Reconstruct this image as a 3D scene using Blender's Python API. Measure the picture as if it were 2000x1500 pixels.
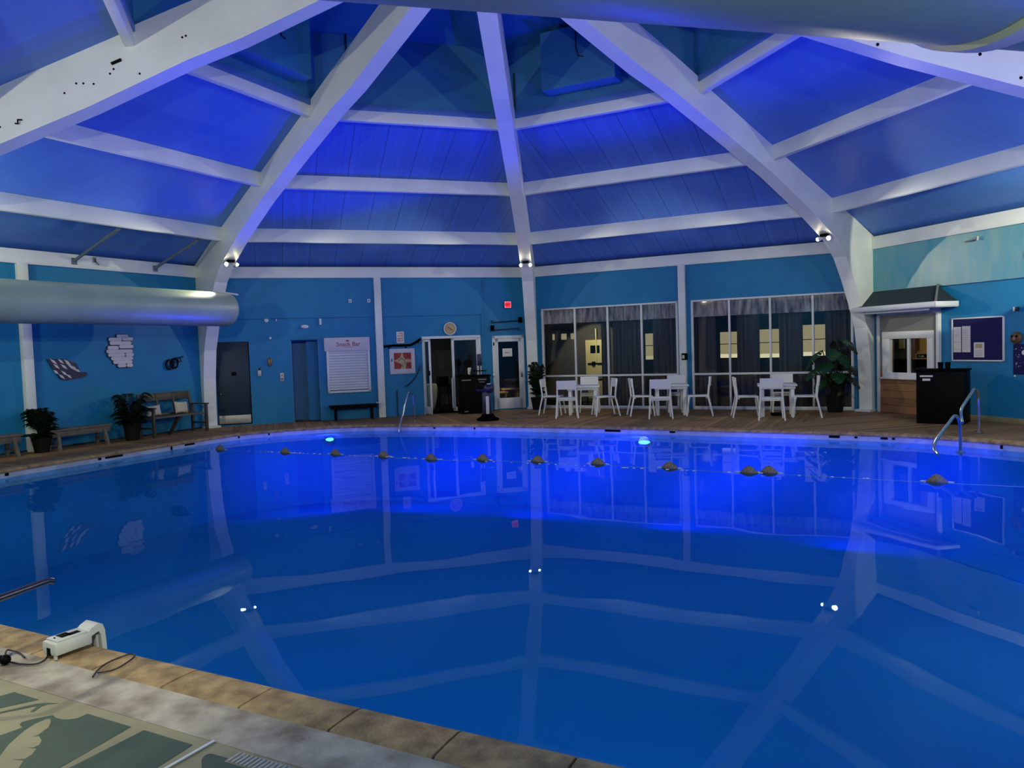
import bpy, bmesh, math, random
from mathutils import Vector, Matrix
random.seed(7)
PI = math.pi
sc = bpy.context.scene
for o in list(bpy.data.objects): bpy.data.objects.remove(o, do_unlink=True)
C = sc.collection

# ------------------------------------------------------------------ camera, world, lights, exposure
F_PX, PITCH, ROLL = 1467.03, .0485, .0332
CAM = Vector((.2536, -8.9418, 1.5389))
cam = bpy.data.cameras.new('camera'); camo = bpy.data.objects.new('camera', cam); C.objects.link(camo)
cam.sensor_width = 36; cam.lens = F_PX / 2000 * 36; cam.clip_start = .05; cam.clip_end = 200
camo.location = CAM
camo.matrix_world = Matrix.Translation(CAM) @ Matrix.Rotation(PI/2 - PITCH, 4, 'X') @ Matrix.Rotation(-ROLL, 4, 'Z')
sc.camera = camo
sc.view_settings.view_transform = 'Standard'; sc.view_settings.look = 'None'
sc.view_settings.gamma = 1; sc.view_settings.use_curve_mapping = False
sc.view_settings.exposure = 0.0
try:
    sc.cycles.use_denoising = True
    sc.cycles.max_bounces = 8; sc.cycles.diffuse_bounces = 4; sc.cycles.glossy_bounces = 3
    sc.cycles.transmission_bounces = 4; sc.cycles.transparent_max_bounces = 12
    sc.cycles.sample_clamp_indirect = 3; sc.cycles.caustics_reflective = False; sc.cycles.caustics_refractive = False
except Exception: pass
w = bpy.data.worlds.new('world'); sc.world = w; w.use_nodes = True
w.node_tree.nodes['Background'].inputs[0].default_value = (.25, .5, .6, 1)
w.node_tree.nodes['Background'].inputs[1].default_value = .02

TH = .0797; A8 = PI/4; R0 = 10.0
COS8 = math.cos(PI/8)
WARM = (1.0, .95, .66); AQUA = (.62, .95, 1.0); BLUE = (.035, .03, 1.0)
FLOOD_W, POOL_FILL_W, POOL_FAR_W, POOL_UP_W = 220, 17, 720, 520
WATER_Z = -.12

def V(i, r=R0, z=0):
    a = TH + i*A8; return Vector((r*math.sin(a), r*math.cos(a), z))
def lamp(kind, name, loc, energy, color, radius=.05, parent=None, **kw):
    l = bpy.data.lights.new(name, kind); l.energy = energy; l.color = color
    if kind in ('POINT', 'SPOT'): l.shadow_soft_size = radius
    for k, v in kw.items(): setattr(l, k, v)
    o = bpy.data.objects.new(name, l); C.objects.link(o); o.location = loc
    if parent: o.parent = parent
    return o
# the pool frame: u runs along the long side, n across it (towards the far side)
PU = (V(1)-V(0)).normalized(); PN = Vector((-PU.y, PU.x, 0))
def P(u, n, z=0): return PU*u + PN*n + Vector((0, 0, z))
# underwater pool lamps: niches in the near wall and the far wall
for n_ in (-2.6, 1.2):
    up = lamp('SPOT', 'pool_light', P(6.9, n_, -.45), POOL_UP_W, BLUE, .12, spot_size=1.9, spot_blend=.3)
    up.rotation_euler = (-PU+Vector((0, 0, 1.4))).to_track_quat('-Z', 'Y').to_euler()
# added wall washers, unseen from the camera, brightening the far basin wall and water
for u, n_, du, dn, ln in ((-5.9, 3.2, -.75, .65, 1.6), (-3.6, 4.25, -.1, 1, 2.2), (-1.0, 4.5, 0, 1, 2.4), (1.7, 4.5, 0, 1, 2.4), (4.2, 4.1, .12, 1, 2.0), (6.1, 2.6, .8, .6, 1.8), (6.5, -.4, 1, .05, 2.2)):
    wa = lamp('AREA', 'pool_light', P(u, n_, -.75), POOL_FILL_W*ln*(.8 if u > -3 else 1), BLUE, shape='RECTANGLE', size=ln, size_y=.12)
    wa.rotation_euler = (PU*du+PN*dn+Vector((0, 0, -.25))).to_track_quat('-Z', 'Z').to_euler()

# ------------------------------------------------------------------ materials
def mat(name, col, rough=.6, metal=0, emit=None, es=0, spec=.5, noise=0, nscale=6, col2=None, bump=0, bscale=40, coat=0, stretch=None):
    m = bpy.data.materials.new(name); m.use_nodes = True
    nt = m.node_tree; b = nt.nodes['Principled BSDF']
    b.inputs['Base Color'].default_value = (*col, 1); b.inputs['Roughness'].default_value = rough
    b.inputs['Metallic'].default_value = metal; b.inputs['Specular IOR Level'].default_value = spec
    b.inputs['Coat Weight'].default_value = coat
    if emit: b.inputs['Emission Color'].default_value = (*emit, 1); b.inputs['Emission Strength'].default_value = es
    tc = nt.nodes.new('ShaderNodeTexCoord')
    if noise or col2:
        n = nt.nodes.new('ShaderNodeTexNoise'); n.inputs['Scale'].default_value = nscale; n.inputs['Detail'].default_value = 6
        if stretch:
            mp = nt.nodes.new('ShaderNodeMapping'); mp.inputs['Scale'].default_value = stretch
            nt.links.new(tc.outputs['Object'], mp.inputs[0]); nt.links.new(mp.outputs[0], n.inputs['Vector'])
        else: nt.links.new(tc.outputs['Object'], n.inputs['Vector'])
        r = nt.nodes.new('ShaderNodeValToRGB')
        c2 = col2 or tuple(c*(1-noise) for c in col)
        r.color_ramp.elements[0].position = .35; r.color_ramp.elements[0].color = (*c2, 1)
        r.color_ramp.elements[1].position = .65; r.color_ramp.elements[1].color = (*col, 1)
        nt.links.new(n.outputs['Fac'], r.inputs[0]); nt.links.new(r.outputs[0], b.inputs['Base Color'])
    if bump:
        n2 = nt.nodes.new('ShaderNodeTexNoise'); n2.inputs['Scale'].default_value = bscale; n2.inputs['Detail'].default_value = 4
        nt.links.new(tc.outputs['Object'], n2.inputs['Vector'])
        bp = nt.nodes.new('ShaderNodeBump'); bp.inputs['Strength'].default_value = bump; bp.inputs['Distance'].default_value = .01
        nt.links.new(n2.outputs['Fac'], bp.inputs['Height']); nt.links.new(bp.outputs[0], b.inputs['Normal'])
    return m
def emis(name, col, s):
    m = bpy.data.materials.new(name); m.use_nodes = True; nt = m.node_tree; nt.nodes.clear()
    e = nt.nodes.new('ShaderNodeEmission'); e.inputs[0].default_value = (*col, 1); e.inputs[1].default_value = s
    o = nt.nodes.new('ShaderNodeOutputMaterial'); nt.links.new(e.outputs[0], o.inputs[0]); return m
def N(nt, t, **kw):
    n = nt.nodes.new('ShaderNode'+t)
    for k, v in kw.items(): setattr(n, k, v)
    return n
def mathn(nt, op, a, b=None, c=None):
    n = N(nt, 'Math', operation=op)
    for k, x in enumerate((a, b, c)):
        if x is None: continue
        if isinstance(x, (int, float)): n.inputs[k].default_value = x
        else: nt.links.new(x, n.inputs[k])
    return n.outputs[0]
def plank_mat(name, col, dark, width, rough=.5, major=0, vary=.12, axis='X', groove=.03, bump=.4, end_joint=0, spec=.5):
    """boards seamed along the object's X (or Y) axis"""
    m = mat(name, col, rough, spec=spec); nt = m.node_tree; b = nt.nodes['Principled BSDF']; tc = N(nt, 'TexCoord')
    sx = N(nt, 'SeparateXYZ'); nt.links.new(tc.outputs['UV'], sx.inputs[0])
    x = sx.outputs[0 if axis == 'X' else 1]
    q = mathn(nt, 'DIVIDE', x, width); fr = mathn(nt, 'FRACT', q); idx = mathn(nt, 'FLOOR', q)
    g = mathn(nt, 'LESS_THAN', fr, groove)
    wn = N(nt, 'TexWhiteNoise', noise_dimensions='1D'); nt.links.new(idx, wn.inputs['W'])
    nz = N(nt, 'TexNoise'); nz.inputs['Scale'].default_value = 3; nz.inputs['Detail'].default_value = 5
    mp = N(nt, 'Mapping'); mp.inputs['Scale'].default_value = (9, 1, 1) if axis == 'X' else (1, 9, 1)
    nt.links.new(tc.outputs['UV'], mp.inputs[0]); nt.links.new(mp.outputs[0], nz.inputs[0])
    val = mathn(nt, 'ADD', mathn(nt, 'MULTIPLY', wn.outputs[0], vary*2), mathn(nt, 'MULTIPLY', nz.outputs[0], vary*2))
    val = mathn(nt, 'ADD', val, 1-2*vary)
    hs = N(nt, 'HueSaturation'); hs.inputs['Color'].default_value = (*col, 1); nt.links.new(val, hs.inputs['Value'])
    if major:
        fr2 = mathn(nt, 'FRACT', mathn(nt, 'DIVIDE', x, width*major)); g2 = mathn(nt, 'LESS_THAN', fr2, groove*1.6/major)
        g1 = mathn(nt, 'MULTIPLY', g, .45); g = mathn(nt, 'MAXIMUM', g1, g2)
    mx = N(nt, 'MixRGB'); nt.links.new(g, mx.inputs[0]); nt.links.new(hs.outputs[0], mx.inputs[1]); mx.inputs[2].default_value = (*dark, 1)
    nt.links.new(mx.outputs[0], b.inputs['Base Color'])
    bp = N(nt, 'Bump'); bp.inputs['Strength'].default_value = bump; bp.inputs['Distance'].default_value = .01
    nt.links.new(mathn(nt, 'SUBTRACT', 1.0, g), bp.inputs['Height']); nt.links.new(bp.outputs[0], b.inputs['Normal'])
    return m
M = {}
M['white'] = mat('white_beam_paint', (.80, .85, .82), .38, noise=.10, nscale=1.5, bump=.05, bscale=8)
M['frame'] = mat('white_metal_frame', (.66, .70, .72), .35)
M['teal'] = mat('teal_wall_paint', (.010, .205, .44), .5, spec=.3, noise=.12, nscale=1.2, bump=.06, bscale=6)
M['teal_gloss'] = mat('glossy_streaked_teal_paint', (.02, .25, .38), .34, spec=.9, col2=(.10, .30, .36), nscale=2.2, bump=.25, bscale=9, stretch=(2.5, 2.5, .6))  # broken by paler upright streaks in the colour
M['teal_dark'] = mat('deep_teal_paint', (.035, .21, .40), .5, noise=.10, nscale=1.2)
M['roof'] = plank_mat('blue_ceiling_boards', (.075, .19, .60), (.02, .04, .16), .115, .46, spec=.35, major=5, vary=.06, groove=.05, bump=.35)
M['roof_smooth'] = plank_mat('blue_ceiling_boards_filled', (.075, .21, .60), (.05, .15, .46), .115, .46, spec=.35, vary=.03, groove=.03, bump=.12)
M['ledge'] = mat('blue_ledge_paint', (.06, .17, .45), .5)
M['deck'] = plank_mat('weathered_deck_boards', (.28, .17, .075), (.03, .018, .01), .135, .6, vary=.28, groove=.07, spec=.25)
M['siding'] = plank_mat('brown_wood_siding', (.30, .15, .065), (.05, .025, .012), .145, .45, vary=.2, axis='Y', groove=.05)
M['coping'] = mat('tan_coping_stone', (.45, .31, .14), .88, col2=(.22, .145, .065), nscale=9, bump=1.0, bscale=60)
M['coping_edge'] = mat('pale_coping_edge', (.34, .29, .20), .8, noise=.25, nscale=6)
M['concrete'] = mat('grey_concrete', (.50, .45, .34), .9, col2=(.21, .17, .12), nscale=5, bump=.5, bscale=50)
M['cream_paint'] = mat('cream_floor_paint', (.33, .30, .16), .55, col2=(.26, .235, .13), nscale=2.5, bump=.15, bscale=60)
M['green_paint'] = mat('sage_floor_paint', (.072, .105, .055), .5, col2=(.05, .078, .048), nscale=4, bump=.15, bscale=60)
M['duct'] = mat('painted_duct_metal', (.32, .43, .30), .42, noise=.14, nscale=2.2, bump=.08, bscale=5)
M['pooltile'] = mat('pale_pool_tile', (.45, .52, .62), .35, noise=.3, nscale=4)
M['poolshell'] = mat('blue_pool_plaster', (.005, .20, .46), .6, noise=.08, nscale=.5)
M['black'] = mat('black_plastic', (.0025, .0025, .003), .5, spec=.06)
M['blackmatte'] = mat('black_matte', (.0015, .0015, .002), .8, spec=.04)
M['darkwood'] = mat('dark_grey_wood', (.055, .046, .038), .5, noise=.4, nscale=12)
M['greywood'] = mat('weathered_grey_wood', (.13, .115, .095), .6, noise=.35, nscale=10)
M['whitechair'] = mat('white_chair_resin', (.78, .80, .80), .4)
M['steel'] = mat('polished_steel', (.62, .62, .64), .18, 1)
M['bronze'] = mat('dark_rail_metal', (.20, .18, .14), .25, 1)
M['kick'] = mat('aluminium_plate', (.45, .43, .38), .45, .6, noise=.2, nscale=5)
M['doorblue'] = mat('slate_blue_door', (.009, .026, .050), .45, spec=.3)
M['fabric_white'] = mat('white_valance_fabric', (.85, .80, .82), .8, col2=(.20, .19, .22), nscale=3, bump=.6, bscale=25, stretch=(4, 4, .9))  # grey upright streaks paint the shade between the gathers
M['curtain'] = mat('charcoal_curtain', (.15, .135, .14), .9)
M['cushion'] = mat('cream_cushion', (.62, .56, .44), .9, noise=.1, nscale=20)
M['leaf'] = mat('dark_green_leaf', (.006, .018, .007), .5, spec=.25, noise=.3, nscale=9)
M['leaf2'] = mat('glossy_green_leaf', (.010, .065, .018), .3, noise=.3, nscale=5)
M['pot'] = mat('black_pot', (.006, .0055, .0055), .6, spec=.2)
M['paper'] = mat('white_paper', (.72, .70, .66), .8)
M['paperline'] = mat('grey_print', (.30, .30, .34), .8)
M['navyfelt'] = mat('navy_felt', (.004, .003, .075), .9)
M['navy'] = mat('navy_paint', (.008, .012, .05), .4)
M['artwhite'] = mat('white_carved_paint', (.60, .58, .62), .5)
M['red'] = mat('red_print', (.32, .012, .008), .5, noise=.3, nscale=14)
M['sage'] = mat('sage_print', (.24, .28, .20), .6)
M['orange'] = mat('orange_print', (.50, .13, .05), .6)
M['tanprint'] = mat('tan_print', (.55, .42, .22), .6, noise=.25, nscale=20)
M['roofing'] = mat('dark_roofing_felt', (.012, .025, .035), .8)
M['strut'] = mat('strut_paint', (.12, .16, .20), .5)
M['greypanel'] = mat('grey_panel_paint', (.20, .20, .19), .5)
M['greywhite'] = mat('off_white_plastic', (.56, .57, .50), .42, noise=.06, nscale=8)
M['whiteplastic'] = mat('white_plastic', (.7, .72, .72), .35)
M['brownmask'] = mat('carved_brown_wood', (.16, .075, .025), .6, noise=.5, nscale=22)
M['bronzeorn'] = mat('bronze_ornament', (.22, .15, .08), .4, .5)
M['floatstone'] = mat('grey_brown_float', (.20, .17, .13), .7, noise=.5, nscale=25)
M['rope'] = mat('white_rope', (.6, .62, .66), .7)
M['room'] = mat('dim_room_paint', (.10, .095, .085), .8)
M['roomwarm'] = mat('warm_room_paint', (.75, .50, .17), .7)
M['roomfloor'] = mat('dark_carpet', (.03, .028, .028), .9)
M['blind'] = emis('lit_window_blind', (.62, .55, .30), .62)
M['blindlow'] = emis('lit_window_gap', (.95, .90, .55), 1.0)
M['bulb'] = emis('flood_lamp_bulb', (1, .88, .55), 60)
M['poollens'] = emis('pool_lamp_lens', (.15, .75, 1), 5)
M['exitred'] = emis('exit_sign_red', (1, .03, .05), 1.0)
M['exitpink'] = emis('exit_sign_border', (1, .25, .40), .9)
M['exitdark'] = mat('exit_letter', (.25, .0, .01), .5)
M['wood_tan'] = mat('tan_timber', (.45, .33, .15), .6, noise=.2, nscale=9)
M['creamdoor'] = mat('cream_door_paint', (.75, .68, .36), .5)
M['cable'] = mat('black_cable', (.02, .016, .013), .5)

def schlick(nt, f0, normal=None, top=1.0):
    lw = N(nt, 'LayerWeight'); lw.inputs['Blend'].default_value = .5
    if normal: nt.links.new(normal, lw.inputs['Normal'])
    p = mathn(nt, 'POWER', lw.outputs['Facing'], 5.0)
    return mathn(nt, 'ADD', mathn(nt, 'MULTIPLY', p, top-f0), f0)
def glass(name, tint, refl):
    m = bpy.data.materials.new(name); m.use_nodes = True; nt = m.node_tree; nt.nodes.clear()
    t = N(nt, 'BsdfTransparent'); t.inputs[0].default_value = (*tint, 1)
    g = N(nt, 'BsdfGlossy'); g.inputs['Roughness'].default_value = .02
    mx = N(nt, 'MixShader'); o = N(nt, 'OutputMaterial')
    nt.links.new(schlick(nt, refl), mx.inputs[0]); nt.links.new(t.outputs[0], mx.inputs[1]); nt.links.new(g.outputs[0], mx.inputs[2])
    nt.links.new(mx.outputs[0], o.inputs[0]); return m
M['glass'] = glass('window_glass', (.82, .82, .82), .04)
# pool water: reflects by angle; what is not reflected passes into the tinted, slightly cloudy water
def water_mat():
    m = bpy.data.materials.new('pool_water'); m.use_nodes = True; nt = m.node_tree; nt.nodes.clear()
    t = N(nt, 'BsdfTransparent'); t.inputs[0].default_value = (.45, .85, 1, 1)
    d = N(nt, 'BsdfTranslucent'); d.inputs[0].default_value = (.05, .3, .8, 1)
    d2 = N(nt, 'BsdfDiffuse'); d2.inputs[0].default_value = (.01, .14, .35, 1)
    g = N(nt, 'BsdfGlossy'); g.inputs['Roughness'].default_value = .0
    g.inputs[0].default_value = (.5, .72, 1, 1)
    tc = N(nt, 'TexCoord'); nz = N(nt, 'TexNoise'); nz.inputs['Scale'].default_value = .9; nz.inputs['Detail'].default_value = 1.5
    nt.links.new(tc.outputs['Object'], nz.inputs[0])
    bp = N(nt, 'Bump'); bp.inputs['Strength'].default_value = .35; bp.inputs['Distance'].default_value = .012
    nt.links.new(nz.outputs['Fac'], bp.inputs['Height'])
    nt.links.new(bp.outputs[0], g.inputs['Normal'])
    a = N(nt, 'AddShader')
    m1 = N(nt, 'MixShader'); m1.inputs[0].default_value = .5; nt.links.new(d.outputs[0], m1.inputs[1]); nt.links.new(d2.outputs[0], m1.inputs[2])
    m2 = N(nt, 'MixShader'); m2.inputs[0].default_value = .12; nt.links.new(t.outputs[0], m2.inputs[1]); nt.links.new(m1.outputs[0], m2.inputs[2])
    m3 = N(nt, 'MixShader'); nt.links.new(schlick(nt, .035, bp.outputs[0], .5), m3.inputs[0])
    nt.links.new(m2.outputs[0], m3.inputs[1]); nt.links.new(g.outputs[0], m3.inputs[2])
    o = N(nt, 'OutputMaterial'); nt.links.new(m3.outputs[0], o.inputs[0]); return m
M['water'] = water_mat()

# ------------------------------------------------------------------ mesh helpers
class MB:
    def __init__(s): s.bm = bmesh.new()
    def box(s, x0, x1, y0, y1, z0, z1, bev=0, mtx=None):
        vs = [s.bm.verts.new((x, y, z)) for x in (x0, x1) for y in (y0, y1) for z in (z0, z1)]
        fs = [(0,1,3,2),(4,6,7,5),(0,4,5,1),(2,3,7,6),(0,2,6,4),(1,5,7,3)]
        F = [s.bm.faces.new([vs[k] for k in f]) for f in fs]
        if mtx: bmesh.ops.transform(s.bm, matrix=mtx, verts=vs)
        if bev:
            E = list({e for f in F for e in f.edges})
            bmesh.ops.bevel(s.bm, geom=E, offset=bev, segments=2, profile=.5, affect='EDGES', clamp_overlap=True)
        return s
    def tube(s, pts, r, seg=10, caps=True, closed=False):
        pts = [Vector(p) for p in pts]; n = len(pts); rings = []
        rs = r if isinstance(r, (list, tuple)) else [r]*n
        up = None
        for k, p in enumerate(pts):
            if closed: d = pts[(k+1) % n]-pts[k-1]
            else: d = pts[min(k+1, n-1)]-pts[max(k-1, 0)]
            d.normalize()
            if up is None: up = Vector((0, 0, 1)) if abs(d.z) < .9 else Vector((1, 0, 0))
            a = d.cross(up)
            if a.length < 1e-4: a = d.cross(Vector((0, 1, .1)))
            a.normalize(); b = a.cross(d).normalized(); up = b
            rings.append([s.bm.verts.new(p + (a*math.cos(t)+b*math.sin(t))*rs[k]) for t in [2*PI*j/seg for j in range(seg)]])
        m = n if closed else n-1
        for k in range(m):
            A, B = rings[k], rings[(k+1) % n]
            for j in range(seg): s.bm.faces.new((A[j], A[(j+1) % seg], B[(j+1) % seg], B[j]))
        if caps and not closed:
            s.bm.faces.new(rings[0][::-1]); s.bm.faces.new(rings[-1])
        return s
    def cyl(s, p0, p1, r0, r1=None, seg=16): return s.tube([p0, p1], [r0, r1 if r1 is not None else r0], seg)
    def lathe(s, prof, c=(0,0,0), seg=24):
        rings = []
        for r, z in prof: rings.append([s.bm.verts.new((c[0]+r*math.cos(2*PI*j/seg), c[1]+r*math.sin(2*PI*j/seg), c[2]+z)) for j in range(seg)])
        for A, B in zip(rings, rings[1:]):
            for j in range(seg): s.bm.faces.new((A[j], A[(j+1) % seg], B[(j+1) % seg], B[j]))
        if prof[0][0] > 1e-4: s.bm.faces.new(rings[0][::-1])
        if prof[-1][0] > 1e-4: s.bm.faces.new(rings[-1])
        return s
    def poly(s, pts, ext=None):
        """flat polygon; ext = vector to extrude it by"""
        a = [s.bm.verts.new(p) for p in pts]; f = s.bm.faces.new(a)
        if ext is not None:
            ext = Vector(ext); b = [s.bm.verts.new(Vector(p)+ext) for p in pts]; s.bm.faces.new(b[::-1])
            for k in range(len(a)): s.bm.faces.new((a[k], b[k], b[(k+1) % len(a)], a[(k+1) % len(a)]))
        return s
    def ball(s, c, r, seg=14, sc_=(1,1,1)):
        ret = bmesh.ops.create_uvsphere(s.bm, u_segments=seg, v_segments=max(6, seg//2), radius=r)
        bmesh.ops.transform(s.bm, matrix=Matrix.Translation(c) @ Matrix.Diagonal((*sc_, 1)), verts=ret['verts']); return s
    def build(s, name, m, parent=None, label=None, smooth=True, uv=None, fixn=True):
        if fixn: bmesh.ops.recalc_face_normals(s.bm, faces=s.bm.faces)
        me = bpy.data.meshes.new(name)
        if uv:
            l = s.bm.loops.layers.uv.new('uv')
            for f in s.bm.faces:
                for lp in f.loops: lp[l].uv = uv(lp.vert.co)
        s.bm.to_mesh(me); s.bm.free()
        if smooth:
            me.polygons.foreach_set('use_smooth', [True]*len(me.polygons)); me.set_sharp_from_angle(angle=math.radians(40))
        me.materials.append(m if not isinstance(m, str) else M[m])
        o = bpy.data.objects.new(name, me); C.objects.link(o)
        if parent: o.parent = parent
        if label: o['label'] = label
        return o
def box(x0, x1, y0, y1, z0, z1, name, m, parent=None, bev=0, label=None):
    return MB().box(x0, x1, y0, y1, z0, z1, bev).build(name, m, parent, label)
def frame_of(i):
    a, b = V(i), V(i+1); u = (b-a).normalized(); out = Vector((-u.y, u.x, 0))
    if out.dot((a+b)/2) < 0: out = -out
    return a, u, out
def wmat(i, s=0, t=0, z=0):
    a, u, out = frame_of(i); p = a + u*s - out*t + Vector((0, 0, z))
    m = Matrix.Identity(4)
    for r in range(3): m[r][0] = u[r]; m[r][1] = out[r]; m[r][2] = (0, 0, 1)[r]; m[r][3] = p[r]
    return m
def wpos(i, s, t, z=0): return wmat(i, s, t, z).to_translation()
def tag(o, label, cat=None, group=None, kind=None):
    if label: o['label'] = label
    if cat: o['category'] = cat
    if group: o['group'] = group
    if kind: o['kind'] = kind
    return o
def empty(name, m, label=None, cat=None, group=None, kind=None, rz=0):
    o = bpy.data.objects.new(name, None); C.objects.link(o); o.empty_display_size = .1
    if not isinstance(m, Matrix): m = Matrix.Translation(m)
    o.matrix_world = m @ Matrix.Rotation(rz, 4, 'Z')
    return tag(o, label, cat, group, kind)
def struct(o, label=None): o['kind'] = 'structure'; 
def copy_tree(o, parent=None):
    c = o.copy(); C.objects.link(c)
    if parent: c.parent = parent
    for ch in list(o.children): copy_tree(ch, c)
    return c
def text(s_, size, loc, m, parent, name='lettering', ext=.001, rot=(PI/2, 0, 0), align='CENTER'):
    cu = bpy.data.curves.new(name, 'FONT'); cu.body = s_; cu.size = size; cu.extrude = ext
    cu.align_x = align; cu.align_y = 'CENTER'; cu.materials.append(M[m])
    t_ = bpy.data.objects.new(name, cu); C.objects.link(t_); bpy.context.view_layer.update()
    me = bpy.data.meshes.new_from_object(t_.evaluated_get(bpy.context.evaluated_depsgraph_get())); bpy.data.objects.remove(t_)
    o = bpy.data.objects.new(name, me); C.objects.link(o); o.parent = parent; o.location = loc; o.rotation_euler = rot
    return o
# point on a level plane seen at a pixel of the photograph (used to lay out the floor paint)
def onz(px, py, z=0):
    X = (px-1000)/F_PX; U2 = -(py-750)/F_PX
    c, s = math.cos(ROLL), math.sin(ROLL); x0 = X*c+U2*s; U = -X*s+U2*c
    c, s = math.cos(PITCH), math.sin(PITCH); d = Vector((x0, c+U*s, -s+U*c))
    return CAM + d*((z-CAM.z)/d.z)

# ------------------------------------------------------------------ pool outline
ctl = [(-7.3,-1.5),(-7.38,0),(-7.42,1.2),(-7.45,2.2),(-7.38,2.95),(-7.12,3.5),(-6.7,4.05),(-6.2,4.48),(-5.5,4.85),(-4.6,5.07),(-3.5,5.24),(-2.4,5.32),
       (-1,5.36),(.5,5.36),(1.6,5.31),(3.2,5.23),(4.0,5.15),(4.6,5.03),(5.0,4.84),(5.4,4.62),(5.95,4.28),(6.5,3.7),(6.95,2.8),(7.25,1.6),(7.38,0),
       (7.3,-1.6),(6.95,-3.0),(6.4,-4.1),(5.4,-4.9),(4.3,-5.26),(2.8,-5.33),(1.2,-5.34),(-.4,-5.35),(-2.2,-5.33),(-3.9,-5.2),(-5.3,-4.85),(-6.4,-4.1),(-7.0,-2.9)]
def catmull(pts, k=5):
    out = []; n = len(pts)
    for i in range(n):
        p = [Vector((*pts[(i+j-1) % n], 0)) for j in range(4)]
        for q in range(k):
            t = q/k
            out.append(.5*((2*p[1]) + (p[2]-p[0])*t + (2*p[0]-5*p[1]+4*p[2]-p[3])*t*t + (3*p[1]-p[0]-3*p[2]+p[3])*t**3))
    return out
OUT = [P(q.x, q.y) for q in catmull(ctl)]
NP_ = len(OUT)
def offset(poly, d):
    r = []
    for k in range(len(poly)):
        t = (poly[(k+1) % len(poly)]-poly[k-1]).normalized(); nrm = Vector((t.y, -t.x, 0))
        if nrm.dot(poly[k]) < 0: nrm = -nrm
        r.append(poly[k]+nrm*d)
    return r
COP = .215
OUTER = offset(OUT, COP)

# floor with the pool cut out, deck boards square to each wall
bm = bmesh.new()
oct_ = [bm.verts.new(V(i, 10.9)) for i in range(8)]
inn = [bm.verts.new(p) for p in OUTER]
E_ = [bm.edges.new((oct_[k], oct_[(k+1) % 8])) for k in range(8)] + [bm.edges.new((inn[k], inn[(k+1) % NP_])) for k in range(NP_)]
bmesh.ops.triangle_fill(bm, use_beauty=True, use_dissolve=False, edges=E_)
for k in range(4):                                            # cut along the eight sector lines
    a = V(k); nrm = Vector((a.y, -a.x, 0)).normalized()
    bmesh.ops.bisect_plane(bm, geom=bm.verts[:]+bm.edges[:]+bm.faces[:], plane_co=(0, 0, 0), plane_no=nrm)
for f in bm.faces:
    if f.normal.z < 0: f.normal_flip()
me = bpy.data.meshes.new('floor'); uvl = bm.loops.layers.uv.new('uv')
for f in bm.faces:
    c = f.calc_center_median(); ang = math.atan2(c.x, c.y); i = math.floor((ang-TH)/A8)
    a, u, out = frame_of(i)
    for lp in f.loops: lp[uvl].uv = ((lp.vert.co-a).dot(u), (lp.vert.co-a).dot(out))
bm.to_mesh(me); bm.free(); me.materials.append(M['deck'])
fl = bpy.data.objects.new('floor', me); C.objects.link(fl); tag(fl, 'weathered brown wooden pool deck around the pool', None, None, 'structure')

# coping ring: slabs with joints, rounded nose over the pool edge
def ring_slab(bm_, a, b, far):
    nose = .018
    prof = [(-.012, -.045), (-.02, -.02), (-.008, .0), (.02, .008), (COP*.5, .010), (COP-.01, .008), (COP, .0), (COP, -.05)]
    rings = []
    for p, nrm in (a, b): rings.append([bm_.verts.new(p+nrm*d+Vector((0, 0, z))) for d, z in prof])
    for k in range(len(prof)-1): bm_.faces.new((rings[0][k], rings[0][k+1], rings[1][k+1], rings[1][k]))
    return rings
bm = bmesh.new(); bm2 = bmesh.new()
L = [0]
for k in range(NP_): L.append(L[-1]+(OUT[(k+1) % NP_]-OUT[k]).length)
nrms = [(OUTER[k]-OUT[k]).normalized() for k in range(NP_)]
def at_len(s):
    s = s % L[-1]
    for k in range(NP_):
        if s <= L[k+1]:
            f = (s-L[k])/(L[k+1]-L[k]); return OUT[k].lerp(OUT[(k+1) % NP_], f), nrms[k].lerp(nrms[(k+1) % NP_], f).normalized()
# a joint of the near side falls at u = 1.72
best = min(range(2000), key=lambda q: (at_len(L[-1]*q/2000)[0]-P(1.72, -5.34)).length); s0 = L[-1]*best/2000
nslab = int(round(L[-1]/.5)); sl = L[-1]/nslab
for k in range(nslab):
    g = .006
    pts = [at_len(s0+k*sl+g+(sl-2*g)*q/4) for q in range(5)]
    for q in range(4): r_ = ring_slab(bm, pts[q], pts[q+1], 0)
    for e in (0, 4):
        p, nn = pts[e]
        vs = [bm.verts.new(p+nn*d+Vector((0, 0, z))) for d, z in [(-.012,-.045),(-.02,-.02),(-.008,0),(.02,.008),(COP*.5,.010),(COP-.01,.008),(COP,0),(COP,-.05)]]
        bm.faces.new(vs)
bmesh.ops.remove_doubles(bm, verts=bm.verts, dist=.0004)
mb = MB(); mb.bm.free(); mb.bm = bm
cp = mb.build('trim_1', 'coping'); tag(cp, 'tan stone slabs with dark joints edging the pool', None, None, 'structure')
mb = MB()
for k in range(NP_):
    a, b = OUT[k]+nrms[k]*.0, OUT[(k+1) % NP_]; c, d = OUTER[(k+1) % NP_], OUTER[k]
    mb.poly([a-Vector((0,0,.004)), b-Vector((0,0,.004)), c-Vector((0,0,.004)), d-Vector((0,0,.004))])
cb = mb.build('slab_bed', mat('dark_joint_sand', (.05, .04, .03), .9), cp); 

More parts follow.
